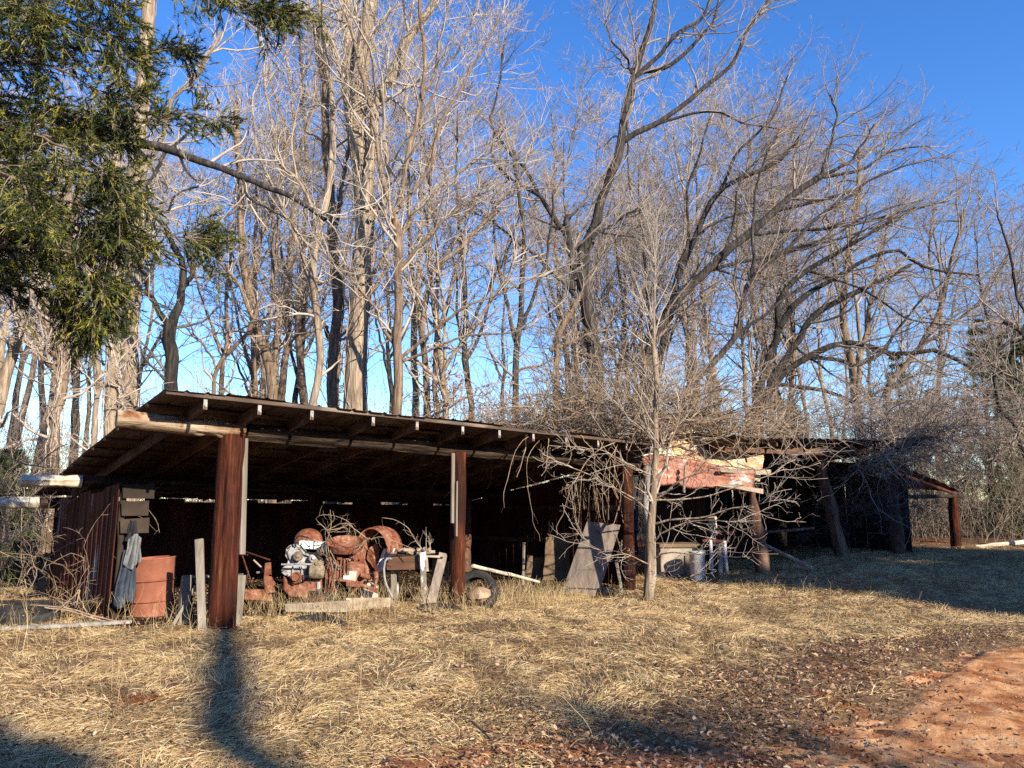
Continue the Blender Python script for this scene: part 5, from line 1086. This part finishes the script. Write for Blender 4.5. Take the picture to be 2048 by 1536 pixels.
# dead stick in the foreground
gs = np.random.default_rng(9); sp = [gat(945, 1462)+[0, 0, .06], gat(970, 1478)+[0, 0, .04], gat(990, 1498)+[0, 0, .03], gat(1012, 1516)+[0, 0, .02]]
c1 = resample(sp, 16); c2 = resample([sp[2], gat(1020, 1490)+[0, 0, .05], gat(1040, 1500)+[0, 0, .03]], 16)
P_ = np.stack([c1, c2]); R_ = np.stack([np.linspace(.011, .006, 16), np.linspace(.007, .003, 16)]); k1 = spawn(P_, R_, 5, gs, (.2, 1), (30, 60), (.06, .2), 5, .2, 0, .6, .002)
V, Q = join([tubes(P_, R_, 7), tubes(*k1, 4)]); o_ = sp[1]; me = mesh_arrays('fallen_stick', V, Q, org=o_); me.materials.append(M['bark_tan']); tag(link_mesh('fallen_stick', me, None, o_), 'small forked dead stick on the red soil at the bottom of the picture', 'stick')

# ================================================================== VINES AND BRUSH
def canes(g, starts, dirs, L, K=14, wig=.18, grav=-.03, r=(.003, .007)):
    n = len(starts); P = np.zeros((n, K, 3)); P[:, 0] = starts; d = np.asarray(dirs, float); d /= np.linalg.norm(d, axis=1, keepdims=True); st = np.asarray(L)/(K-1)
    for k in range(1, K):
        P[:, k] = P[:, k-1]+d*st[:, None]; d = d+g.normal(size=(n, 3))*wig; d[:, 2] += grav; d /= np.linalg.norm(d, axis=1, keepdims=True)
    return P, np.linspace(1, .4, K)[None]*g.uniform(*r, n)[:, None]
def plant(name, label, cat, parts, m, loc, group=None, kind=None):
    V, Q = join([tubes(*p) for p in parts]); me = mesh_arrays(name, V, Q, org=loc); me.materials.append(m)
    return tag(link_mesh(name, me, None, loc), label, cat, group, kind)
def tangle(g, boxes, per, L=(.6, 2.2), wig=.2, grav=-.03, r=(.003, .008), up=.5, kids=5, kid2=3):
    S_, D_, L_ = [], [], []
    for (x0, x1, y0, y1, Ya, Yb, wgt) in boxes:
        n = int(per*wgt); px = g.uniform(x0, x1, n); py = g.uniform(y0, y1, n); Y_ = g.uniform(Ya, Yb, n)
        S_ += [at(a, b, c) for a, b, c in zip(px, py, Y_)]; d = g.normal(size=(n, 3)); d[:, 2] = np.abs(d[:, 2])*.6+up; D_.append(d); L_.append(g.uniform(*L, n))
    P, Rr = canes(g, np.array(S_), np.concatenate(D_), np.concatenate(L_), 16, wig, grav, r)
    c1 = spawn(P, Rr, kids, g, (.1, 1), (30, 80), (.2, .8), 7, wig, grav*.3, .6, .0042); c2 = spawn(*c1, kid2, g, (.1, 1), (30, 70), (.08, .3), 4, .2, 0, .7, .003)
    return [(P, Rr, 5), (*c1, 3), (*c2, 3)]
gv = np.random.default_rng(61)
vt = tangle(gv, [(1040, 1440, 830, 885, 14.6, 16.8, 1.0), (1120, 1420, 790, 860, 15, 17.5, .6), (980, 1120, 855, 885, 14.6, 17, .3), (1400, 1580, 850, 885, 15.8, 18, .35)], 330, r=(.006, .016), L=(.9, 3.0), wig=.17, grav=-.045, up=.12, kids=4, kid2=2)
hang = [[(1120, 868), (1060, 872), (1032, 900), (1015, 960), (1006, 990), (1009, 1016)], [(1058, 862), (1050, 900), (1042, 930), (1034, 955)], [(1110, 860), (1075, 885), (1057, 920), (1056, 960), (1064, 1020), (1068, 1050), (1082, 1075), (1080, 1082)],
        [(1096, 870), (1094, 910), (1090, 940), (1084, 952)], [(1230, 885), (1190, 905), (1150, 960), (1140, 980), (1125, 1030), (1112, 1050), (1115, 1070)], [(1145, 975), (1133, 970), (1132, 990)], [(1235, 890), (1212, 930), (1204, 970), (1206, 1020), (1212, 1045)],
        [(1225, 920), (1235, 960), (1240, 1000), (1230, 1040), (1218, 1078)], [(1230, 900), (1228, 970), (1238, 1000), (1247, 1045)], [(1240, 900), (1252, 950), (1262, 985)], [(1130, 870), (1142, 900), (1138, 925), (1128, 930)],
        [(1160, 870), (1185, 900), (1200, 922)], [(1200, 880), (1220, 910), (1260, 935), (1300, 955)], [(1220, 920), (1218, 980), (1216, 1040)], [(1245, 930), (1290, 985), (1330, 1000), (1360, 1010)], [(1400, 880), (1440, 900), (1480, 915)], [(1330, 860), (1380, 890), (1430, 880), (1470, 840)]]
HP = np.stack([wobble(resample([at(a, b, 12.1+(a-1000)*.0070+.12*math.sin(i)) for a, b in h], 18), .012, gv) for i, h in enumerate(hang)]); HR = np.linspace(1, .5, 18)[None]*gv.uniform(.006, .010, len(hang))[:, None]
hk = spawn(HP, HR, 4, gv, (.2, 1), (20, 60), (.05, .25), 5, .2, -.08, .5, .002)
plant('vine_tangle', 'great bare vine tangle heaped over the middle of the roof, long runners hanging down', 'vines', vt+[(HP, HR, 5), (*hk, 3)], M['vine'], at(1260, 870, 15.5))
# curtain of vines inside, left of the third post
st_ = np.array([S(gv.uniform(10.7, 11.5), gv.uniform(10.2, 10.8), gv.uniform(2.0, 2.3)) for _ in range(26)]); dr = np.tile([0., 0, -1], (26, 1))+gv.normal(0, .12, (26, 3))
cu = canes(gv, st_, dr, gv.uniform(.5, 1.15, 26), 14, .07, -.05, (.004, .010)); cuk = spawn(*cu, 6, gv, (.1, 1), (20, 60), (.05, .2), 4, .25, -.05, .6, .002)
plant('hanging_vines', 'curtain of dry vines hanging under the roof left of the third post', 'vines', [(*cu, 5), (*cuk, 3)], M['vine'], S(11.2, 10.5, 1.2))
vt = tangle(gv, [(1760, 1920, 850, 900, 17.2, 19.5, .8), (1830, 2080, 780, 930, 18.5, 22, .9), (1735, 1800, 885, 960, 16.8, 17.5, .5), (1600, 1800, 840, 868, 18.5, 21, .45)], 230, L=(.9, 3.0), grav=-.07, up=.35, r=(.006, .014), kids=4, kid2=2)
plant('vine_tangle', 'arching bare vine tangle smothering the right end of the barn and its lean-to', 'vines', vt, M['twig_mid'], at(1850, 900, 17))
vt = tangle(gv, [(1600, 1780, 940, 1110, 16.8, 18.6, .8), (1770, 1830, 940, 1060, 17.4, 18, .8)], 60, L=(.4, 1.6), up=.2)
plant('vine_tangle', 'sparse dry vines clinging before the dark board wall of the barn', 'vines', vt, M['twig_dark'], at(1700, 1100, 17))
# dry vine on the engine
ev = [[(672, 1200), (668, 1160), (660, 1110), (655, 1080), (662, 1050), (660, 1020)], [(655, 1130), (652, 1090), (650, 1060), (667, 1040), (666, 1022)], [(664, 1080), (652, 1058), (632, 1040), (636, 1032), (660, 1030), (690, 1040), (704, 1052), (712, 1075), (706, 1120)],
      [(697, 1048), (715, 1062), (738, 1078), (760, 1074), (795, 1085), (830, 1100)], [(655, 1060), (680, 1048), (696, 1048), (675, 1060), (655, 1066)], [(662, 1060), (690, 1055), (695, 1062), (672, 1064)], [(660, 1100), (672, 1130), (668, 1165), (664, 1185), (650, 1200)],
      [(655, 1075), (645, 1095), (655, 1120), (672, 1140)], [(700, 1048), (698, 1065), (694, 1070)], [(740, 1075), (722, 1090), (716, 1100)], [(844, 1098), (830, 1080), (815, 1055), (790, 1040), (765, 1035)]]
HP = np.stack([wobble(resample([at(a, b, 11.7+.1*math.sin(i*2)) for a, b in h], 20), .008, gv) for i, h in enumerate(ev)]); HR = np.linspace(1, .55, 20)[None]*gv.uniform(.005, .008, len(ev))[:, None]
hk = spawn(HP, HR, 9, gv, (.0, 1), (20, 70), (.05, .28), 6, .3, -.02, .6, .0022)
plant('dead_vine', 'dry looping vine growing up through the engine', 'vines', [(HP, HR, 5), (*hk, 3)], M['vine'], at(665, 1190, 11.8))
tw = canes(gv, np.array([at(852, 1100, 12.2), at(858, 1103, 12.2), at(862, 1104, 12.2)]), np.array([[.02, 0, 1], [.12, 0, 1], [-.1, 0, 1]]), np.array([.36, .2, .25]), 8, .08, 0, (.005, .007)); twk = spawn(*tw, 4, gv, (.2, 1), (20, 50), (.05, .12), 4, .1, .05, .6, .002)
plant('dry_twig', 'thin dry twig standing up from the table by the middle post', 'twig', [(*tw, 5), (*twk, 3)], M['twig_pale'], at(855, 1105, 12.2))
# loose sticks and canes at the left
vt = tangle(gv, [(-20, 95, 1040, 1230, 11.5, 14.0, .35), (0, 90, 900, 1100, 13, 17, .8), (110, 200, 1200, 1235, 10.2, 10.8, .05)], 90, L=(.5, 2.0), grav=-.07, up=.6)
ls = [[(110, 1225), (150, 1190), (160, 1180), (150, 1215)], [(90, 1215), (140, 1222), (200, 1240), (250, 1246)], [(60, 1210), (130, 1216), (190, 1232), (235, 1243)], [(40, 1225), (70, 1250), (100, 1262)], [(155, 1180), (160, 1200), (175, 1225)], [(75, 930), (110, 900), (135, 888)], [(0, 900), (40, 925), (90, 935)]]
HP = np.stack([wobble(resample([at(a, b, 10.2+.05*i) for a, b in h], 16), .01, gv) for i, h in enumerate(ls)]); HR = np.full((len(ls), 16), .009)
plant('brush_heap', 'heap of bare canes and curved sticks at the left edge beside the tin wall', 'brush', vt+[(HP, HR, 5)], M['vine'], at(90, 1200, 11))
# undergrowth along the back of the buildings
def underwood(name, label, x0, x1, Ya, Yb, n, h, seed, m, kids=7, kid2=4, grav=-.01):
    g = np.random.default_rng(seed); px = g.uniform(x0, x1, n); Y_ = g.uniform(Ya, Yb, n)
    s = np.array([[*at(a, 1000, b)[:2], 0] for a, b in zip(px, Y_)]); s[:, 2] = gz(s[:, 0], s[:, 1])-.05
    d = g.normal(0, .28, (n, 3)); d[:, 2] = 1; P, Rr = canes(g, s, d, g.uniform(*h, n), 12, .10, grav, (.004, .013))
    c1 = spawn(P, Rr, kids, g, (.1, 1), (25, 70), (.3, 1.1), 6, .18, .02, .6, .005); c2 = spawn(*c1, max(1, kid2-2), g, (.1, 1), (25, 65), (.15, .5), 4, .2, .02, .7, .004)
    return plant(name, label, 'undergrowth', [(P, Rr, 4), (*c1, 3), (*c2, 3)], m, at((x0+x1)/2, 1000, (Ya+Yb)/2), kind='stuff')
underwood('undergrowth', 'tangled undergrowth of thin stems behind the shed', -200, 1100, 21.5, 34, 1000, (1.8, 6.5), 71, M['twig_mid'])
underwood('undergrowth', 'undergrowth of thin stems behind the barn', 1100, 1800, 22.5, 34, 650, (1.8, 6.0), 72, M['twig_mid'])
underwood('undergrowth', 'dense thicket of thin stems at the right edge', 1780, 2250, 21.5, 30, 620, (1.4, 5.5), 73, M['twig_mid'], 5, 3, -.04)
underwood('undergrowth', 'dense thicket of thin stems at the left edge', -260, 110, 13.8, 20, 150, (1.2, 4.2), 74, M['twig_mid'], 5, 3, -.04)
underwood('undergrowth', 'far undergrowth across the woods', -400, 2500, 34, 60, 1700, (3, 9), 75, M['twig_mid'], 5, 3)

# ================================================================== LEAFY THINGS
def foliage_mesh(P, Rr, g, per=26, L=(.03, .07), W=(.004, .009), spread=.6, bendz=-.1):
    N, K, _ = P.shape; idx = np.repeat(np.arange(N), per); n = len(idx); t = g.random(n)**.8*(K-1); i0 = np.minimum(t.astype(int), K-2); w = (t-i0)[:, None]
    p = P[idx, i0]*(1-w)+P[idx, i0+1]*w; T = P[idx, i0+1]-P[idx, i0]; T /= np.linalg.norm(T, axis=1, keepdims=True)+1e-9
    D = T*1.0+g.normal(size=(n, 3))*spread; bend = np.zeros((n, 3)); bend[:, 2] = bendz; bend += g.normal(0, .08, (n, 3))
    V, Q, Tt, mm = blades(p, D, g.uniform(*L, n), g.uniform(*W, n), bend, g, 1); return V, Tt, np.clip(.6*g.random(N)[idx]*1+.4*g.random(n), 0, 1), mm
def add_foliage(t, P, Rr, g, m, **kw):
    V, Tt, rn, mm = foliage_mesh(P, Rr, g, **kw); me = mesh_arrays('crown', V, None, Tt, rnd=np.repeat(rn, mm), smooth=False, org=ORG[t.name]); me.materials.append(m); return link_mesh('crown', me, t)
M['cedar'] = rmat('evergreen_needles', [(0, (.009, .015, .006)), (.4, (.030, .045, .011)), (.62, (.075, .092, .018)), (.75, (.20, .20, .028)), (.92, (.38, .30, .045)), (1, (.36, .18, .045))], rough=.7)
M['cedar_dark'] = rmat('dark_evergreen_needles', [(0, (.010, .020, .010)), (.5, (.028, .048, .020)), (1, (.07, .09, .03))], rough=.7)
M['pine'] = rmat('pine_needles', [(0, (.03, .045, .015)), (.5, (.08, .11, .035)), (1, (.17, .19, .06))], rough=.7)
gc = np.random.default_rng(81)
YC = 7.6
cl_ = [([(-380, 60), (-150, 10), (60, 20), (180, 40), (260, 75), (300, 110)], 7.6), ([(-380, 160), (-100, 110), (100, 130), (220, 170), (290, 200)], 7.4), ([(-380, 240), (-120, 190), (60, 200), (200, 240), (280, 270)], 7.8),
       ([(-380, 330), (-140, 250), (40, 260), (170, 290), (240, 330), (290, 370)], 7.2), ([(-380, 430), (-120, 350), (30, 355), (120, 370), (190, 410)], 6.6), ([(-380, 480), (-100, 410), (80, 420), (180, 440), (230, 480), (262, 540)], 7.6),
       ([(-380, 560), (-120, 480), (60, 480), (160, 520), (215, 570), (235, 620)], 8.0), ([(-380, 300), (-60, 240), (120, 235), (300, 245), (390, 230), (425, 236)], 8.3), ([(-380, 560), (0, 470), (180, 465), (300, 470), (385, 475), (420, 492)], 8.2),
       ([(-380, -250), (-100, -160), (200, -100), (380, -60), (480, 0), (560, 40)], 7.9), ([(-380, -200), (-100, -160), (200, -80), (400, -30), (500, 15), (590, 30)], 7.7), ([(-380, -120), (-100, -100), (100, -60), (230, -20), (300, 30)], 7.5),
       ([(-380, 640), (-160, 560), (0, 560), (90, 590), (150, 640)], 8.3), ([(-380, 120), (-80, 60), (150, 95), (270, 110), (345, 95), (370, 105)], 8.4), ([(-380, 380), (-160, 330), (0, 345), (60, 400), (80, 440)], 6.2), ([(-380, -60), (-160, -30), (0, 0), (90, 40)], 6.9),
       ([(-380, 420), (-60, 330), (100, 320), (220, 350), (300, 400)], 8.0), ([(-380, 520), (-100, 450), (40, 440), (120, 450), (160, 500)], 7.0), ([(-380, 640), (-100, 545), (80, 530), (170, 560), (225, 640)], 7.9), ([(-380, 560), (-60, 500), (120, 500), (220, 530), (260, 590)], 7.5), ([(-380, 420), (-80, 380), (140, 400), (240, 420), (285, 470)], 7.6)]
cl_ = [([(a-(45 if a > 120 and y < 8.1 and p[-1][0] < 320 else 0), b) for a, b in p], y) for k, (p, y) in enumerate(cl_) if k not in (4, 17)]
g = gc; T = [limb([(-390, 1250), (-400, 900), (-390, 500), (-385, 100), (-380, -300), (-375, -700)], YC, 66, 30, 24, .05, g, True)]
Ls = [limb(p, (YC, y), 13, 3, 20, .03, g) for p, y in cl_]
P0, R0 = stack_(Ls, 20)
P1, R1 = spawn(P0, R0, 50, g, (.28, 1), (25, 65), (.2, .65), 7, .10, -.02, .45, .004, side=(0, 0, -.25), droop=.006); P1e, R1e = spawn(P0, R0, 7, g, (.88, 1), (5, 30), (.2, .5), 7, .10, -.02, .8, .004)
P1 = np.concatenate([P1, P1e]); R1 = np.concatenate([R1, R1e]); P2, R2 = spawn(P1, R1, 9, g, (.15, 1), (25, 55), (.08, .24), 5, .12, -.03, .6, .002)
ct = build_tree('evergreen_tree', 'big evergreen with feathery yellow-tipped boughs filling the upper left corner of the picture', 'tree', None, T, Ls, [(P1, R1, 4), (P2, R2, 3)], M['bark_tan'], M['twig_mid'])
for ch in ct.children:
    if ch.name.startswith('crown'): ch.name = 'branch'
add_foliage(ct, P2, R2, g, M['cedar'], per=30, L=(.03, .075), W=(.006, .012), spread=.45, bendz=-.05)
def conifer(label, base, H, Rw, seed, m, group=None, n=120, mneed=26, bot=.05, W=(.012, .03), L=(.08, .2), top=(0, 0), name='evergreen_tree', taper=.8):
    g = np.random.default_rng(seed); base = np.array([base[0], base[1], float(gz(base[0], base[1]))])
    tp = base+[top[0], top[1], H]; c = resample([base-[0, 0, .2], base+(tp-base)*.5+g.normal(0, .05, 3), tp], 20); T = [(c, np.linspace(.03*H*.6, .01, 20))]
    s = g.uniform(bot, 1, n); a = g.uniform(0, 6.3, n); Lb = Rw*(1-s)**taper*g.uniform(.6, 1.1, n)+.12
    st = np.array([c[int(x*19)] for x in s]); d = np.stack([np.cos(a), np.sin(a), .25+.3*s], -1)
    P, Rr = canes(g, st, d, Lb, 8, .07, -.02, (.008, .014)); P1, R1 = spawn(P, Rr, 9, g, (.2, 1), (25, 60), (.25, .55), 5, .1, 0, .5, .004, 'rel')
    t = build_tree(name, label, 'tree', group, T, [], [], M['bark_tan'], M['twig_mid'])
    add_foliage(t, np.concatenate([P1, P[:, 3:8]], axis=0), None, g, m, per=mneed, L=L, W=W, spread=.6, bendz=-.05); return t
GP = 'pines at the right edge of the woods'
for i, (px, Y, H, Rw, lab) in enumerate([(1985, 26, 7.6, 1.7, 'tallest olive pine at the right edge, seen through bare branches'), (2080, 24, 6.8, 1.8, 'pine cut by the right edge of the picture'), (1880, 29, 5.4, 1.5, 'short pine left of the tall pine at the right'), (1812, 31, 7.2, 1.2, 'thin pine farthest left in the group of pines, its top among bare twigs'), (2035, 29, 7.8, 1.5, 'pine behind the tallest one, a little to its right')]):
    q = at(px, 1000, Y); conifer(lab, q[:2], H, Rw, 500+i, M['pine'], GP, 130, 20)
q = at(1595, 1000, 27); conifer('small green pine just showing above the barn roof', q[:2], 4.6, 1.2, 510, M['pine'], None, 80, 20, name='pine_tree')
q = at(18, 1000, 15.5); conifer('small yellow-green cedar at the left edge level with the log ends', q[:2], 2.6, .8, 511, M['pine'], None, 80, 20, name='pine_tree')
# brown-leaved beeches behind the roof
M['brown_leaf'] = rmat('dead_hanging_leaves', [(0, (.16, .06, .025)), (.5, (.38, .19, .09)), (1, (.62, .40, .22))], rough=.7)
gb = np.random.default_rng(91)
for i, (px, Y, H, lab) in enumerate([(870, 20.5, 5.2, 'low beech with dry brown leaves behind the roof, left of the pale crossed stems'), (955, 21.5, 5.5, 'low beech with dry brown leaves in the middle of the brown row'), (1050, 22, 5.4, 'low beech with dry brown leaves at the left foot of the broken tree'), (1140, 22.5, 5.2, 'low beech with dry brown leaves half hidden by the vine tangle')]):
    q = at(px, 1000, Y); b = np.array([q[0], q[1], float(gz(q[0], q[1]))]); st = np.tile(b, (9, 1))+gb.normal(0, .15, (9, 3))*[1, 1, 0]; d = gb.normal(0, .3, (9, 3)); d[:, 2] = 1
    P, Rr = canes(gb, st, d, gb.uniform(H*.7, H, 9), 12, .08, 0, (.012, .022)); P1, R1 = spawn(P, Rr, 16, gb, (.25, 1), (30, 70), (.4, 1.1), 6, .12, .02, .5, .004); P2, R2 = spawn(P1, R1, 4, gb, (.2, 1), (30, 60), (.15, .4), 4, .1, 0, .6, .003)
    t = thing('beech_sapling', lab, 'shrub', b, 'brown-leaved beeches behind the roof')
    V, Q = join([tubes(P, Rr, 5), tubes(P1, R1, 3), tubes(P2, R2, 3)]); me = mesh_arrays('trunk', V, Q, org=b); me.materials.append(M['twig_mid']); link_mesh('trunk', me, t)
    V, Tt, rn, mm = foliage_mesh(P2, R2, gb, per=5, L=(.05, .1), W=(.03, .055), spread=1.2, bendz=-.3); me = mesh_arrays('crown', V, None, Tt, rnd=np.repeat(rn, mm), smooth=False, org=b); me.materials.append(M['brown_leaf']); link_mesh('crown', me, t)
# ------------------------------------------------------------------ trees standing behind the camera: their shade lies on the barn and the grass
e1 = np.array([.766, .643]); e2 = np.array([-.643, .766])
def wt(w, t): return e1*w+e2*t
SG = 'evergreens behind the camera that shade the barn'
for i, (w, t, H) in enumerate([(13.5, -12, 10.6), (14.9, -12.8, 11.4), (16.5, -12, 12.4), (18.1, -12.8, 12.3), (19.6, -12, 11.0)]):
    conifer('dense tall evergreen in the row behind the camera whose shade lies on the barn', wt(w, t), H, 2.0, 600+i, M['cedar_dark'], SG, 420, 26, bot=.02, W=(.03, .06), L=(.15, .35), taper=.42 if i else .85)
far_g = conifer('unseen tall evergreen added far behind the camera to screen low sky glow', (4, -34), 11, 3.4, 640, M['cedar_dark'], 'evergreens added far behind the camera to screen sky glow', 420, 24, bot=.02, W=(.05, .10), L=(.2, .45), taper=.5)
gq = np.random.default_rng(641)
for i in range(46):  # unseen tree ring, added to screen low sky glow and ground bounce
    a = R(-200+220*i/45)+gq.normal(0, .03); dd_ = gq.uniform(32, 44); x, y = math.cos(a)*dd_, math.sin(a)*dd_-2
    if y > 8: continue
    copy_tree(far_g, (x, y, float(gz(x, y))-.1), gq.uniform(0, 6.3), gq.uniform(.85, 1.2), far_g['label'], far_g['group'])
conifer('single evergreen behind the camera shading the bottom left corner', wt(.5, -18), 12.0, 3.0, 610, M['cedar_dark'], None, 260, 26, bot=.02, taper=.6, W=(.02, .04), L=(.1, .2))
conifer('thin evergreen behind the camera dappling the front grass', wt(4.4, -16), 9.1, 4.6, 611, M['cedar_dark'], None, 170, 8, bot=.4, taper=.6, W=(.02, .04), L=(.1, .2))
sa = np.array([*wt(1.7, -21.6), 0.]); sm_ = np.array([*wt(2.1, -21.4), 12.1]); sb = np.array([*wt(3.7, -23.0), 14.75])  # unseen trunk, bent to drop a shadow strip below the big post
gsn = np.random.default_rng(12); Tn = [(wobble(np.vstack([resample([sa-[0, 0, .2], sm_], 12), resample([sm_, sb], 13)[1:]]), .03, gsn), np.concatenate([np.linspace(.16, .13, 11), np.linspace(.19, .15, 13)]))]
build_tree('shadow_snag', 'unseen dead tree added behind the camera, bent so its top shades grass below the big post', 'tree', None, Tn, [], auto_crown(Tn, gsn, n1=40, L1=(.15, .45), n2=6, n3=3, t1=(.55, 1)), M['bark_dark'], M['twig_dark'])
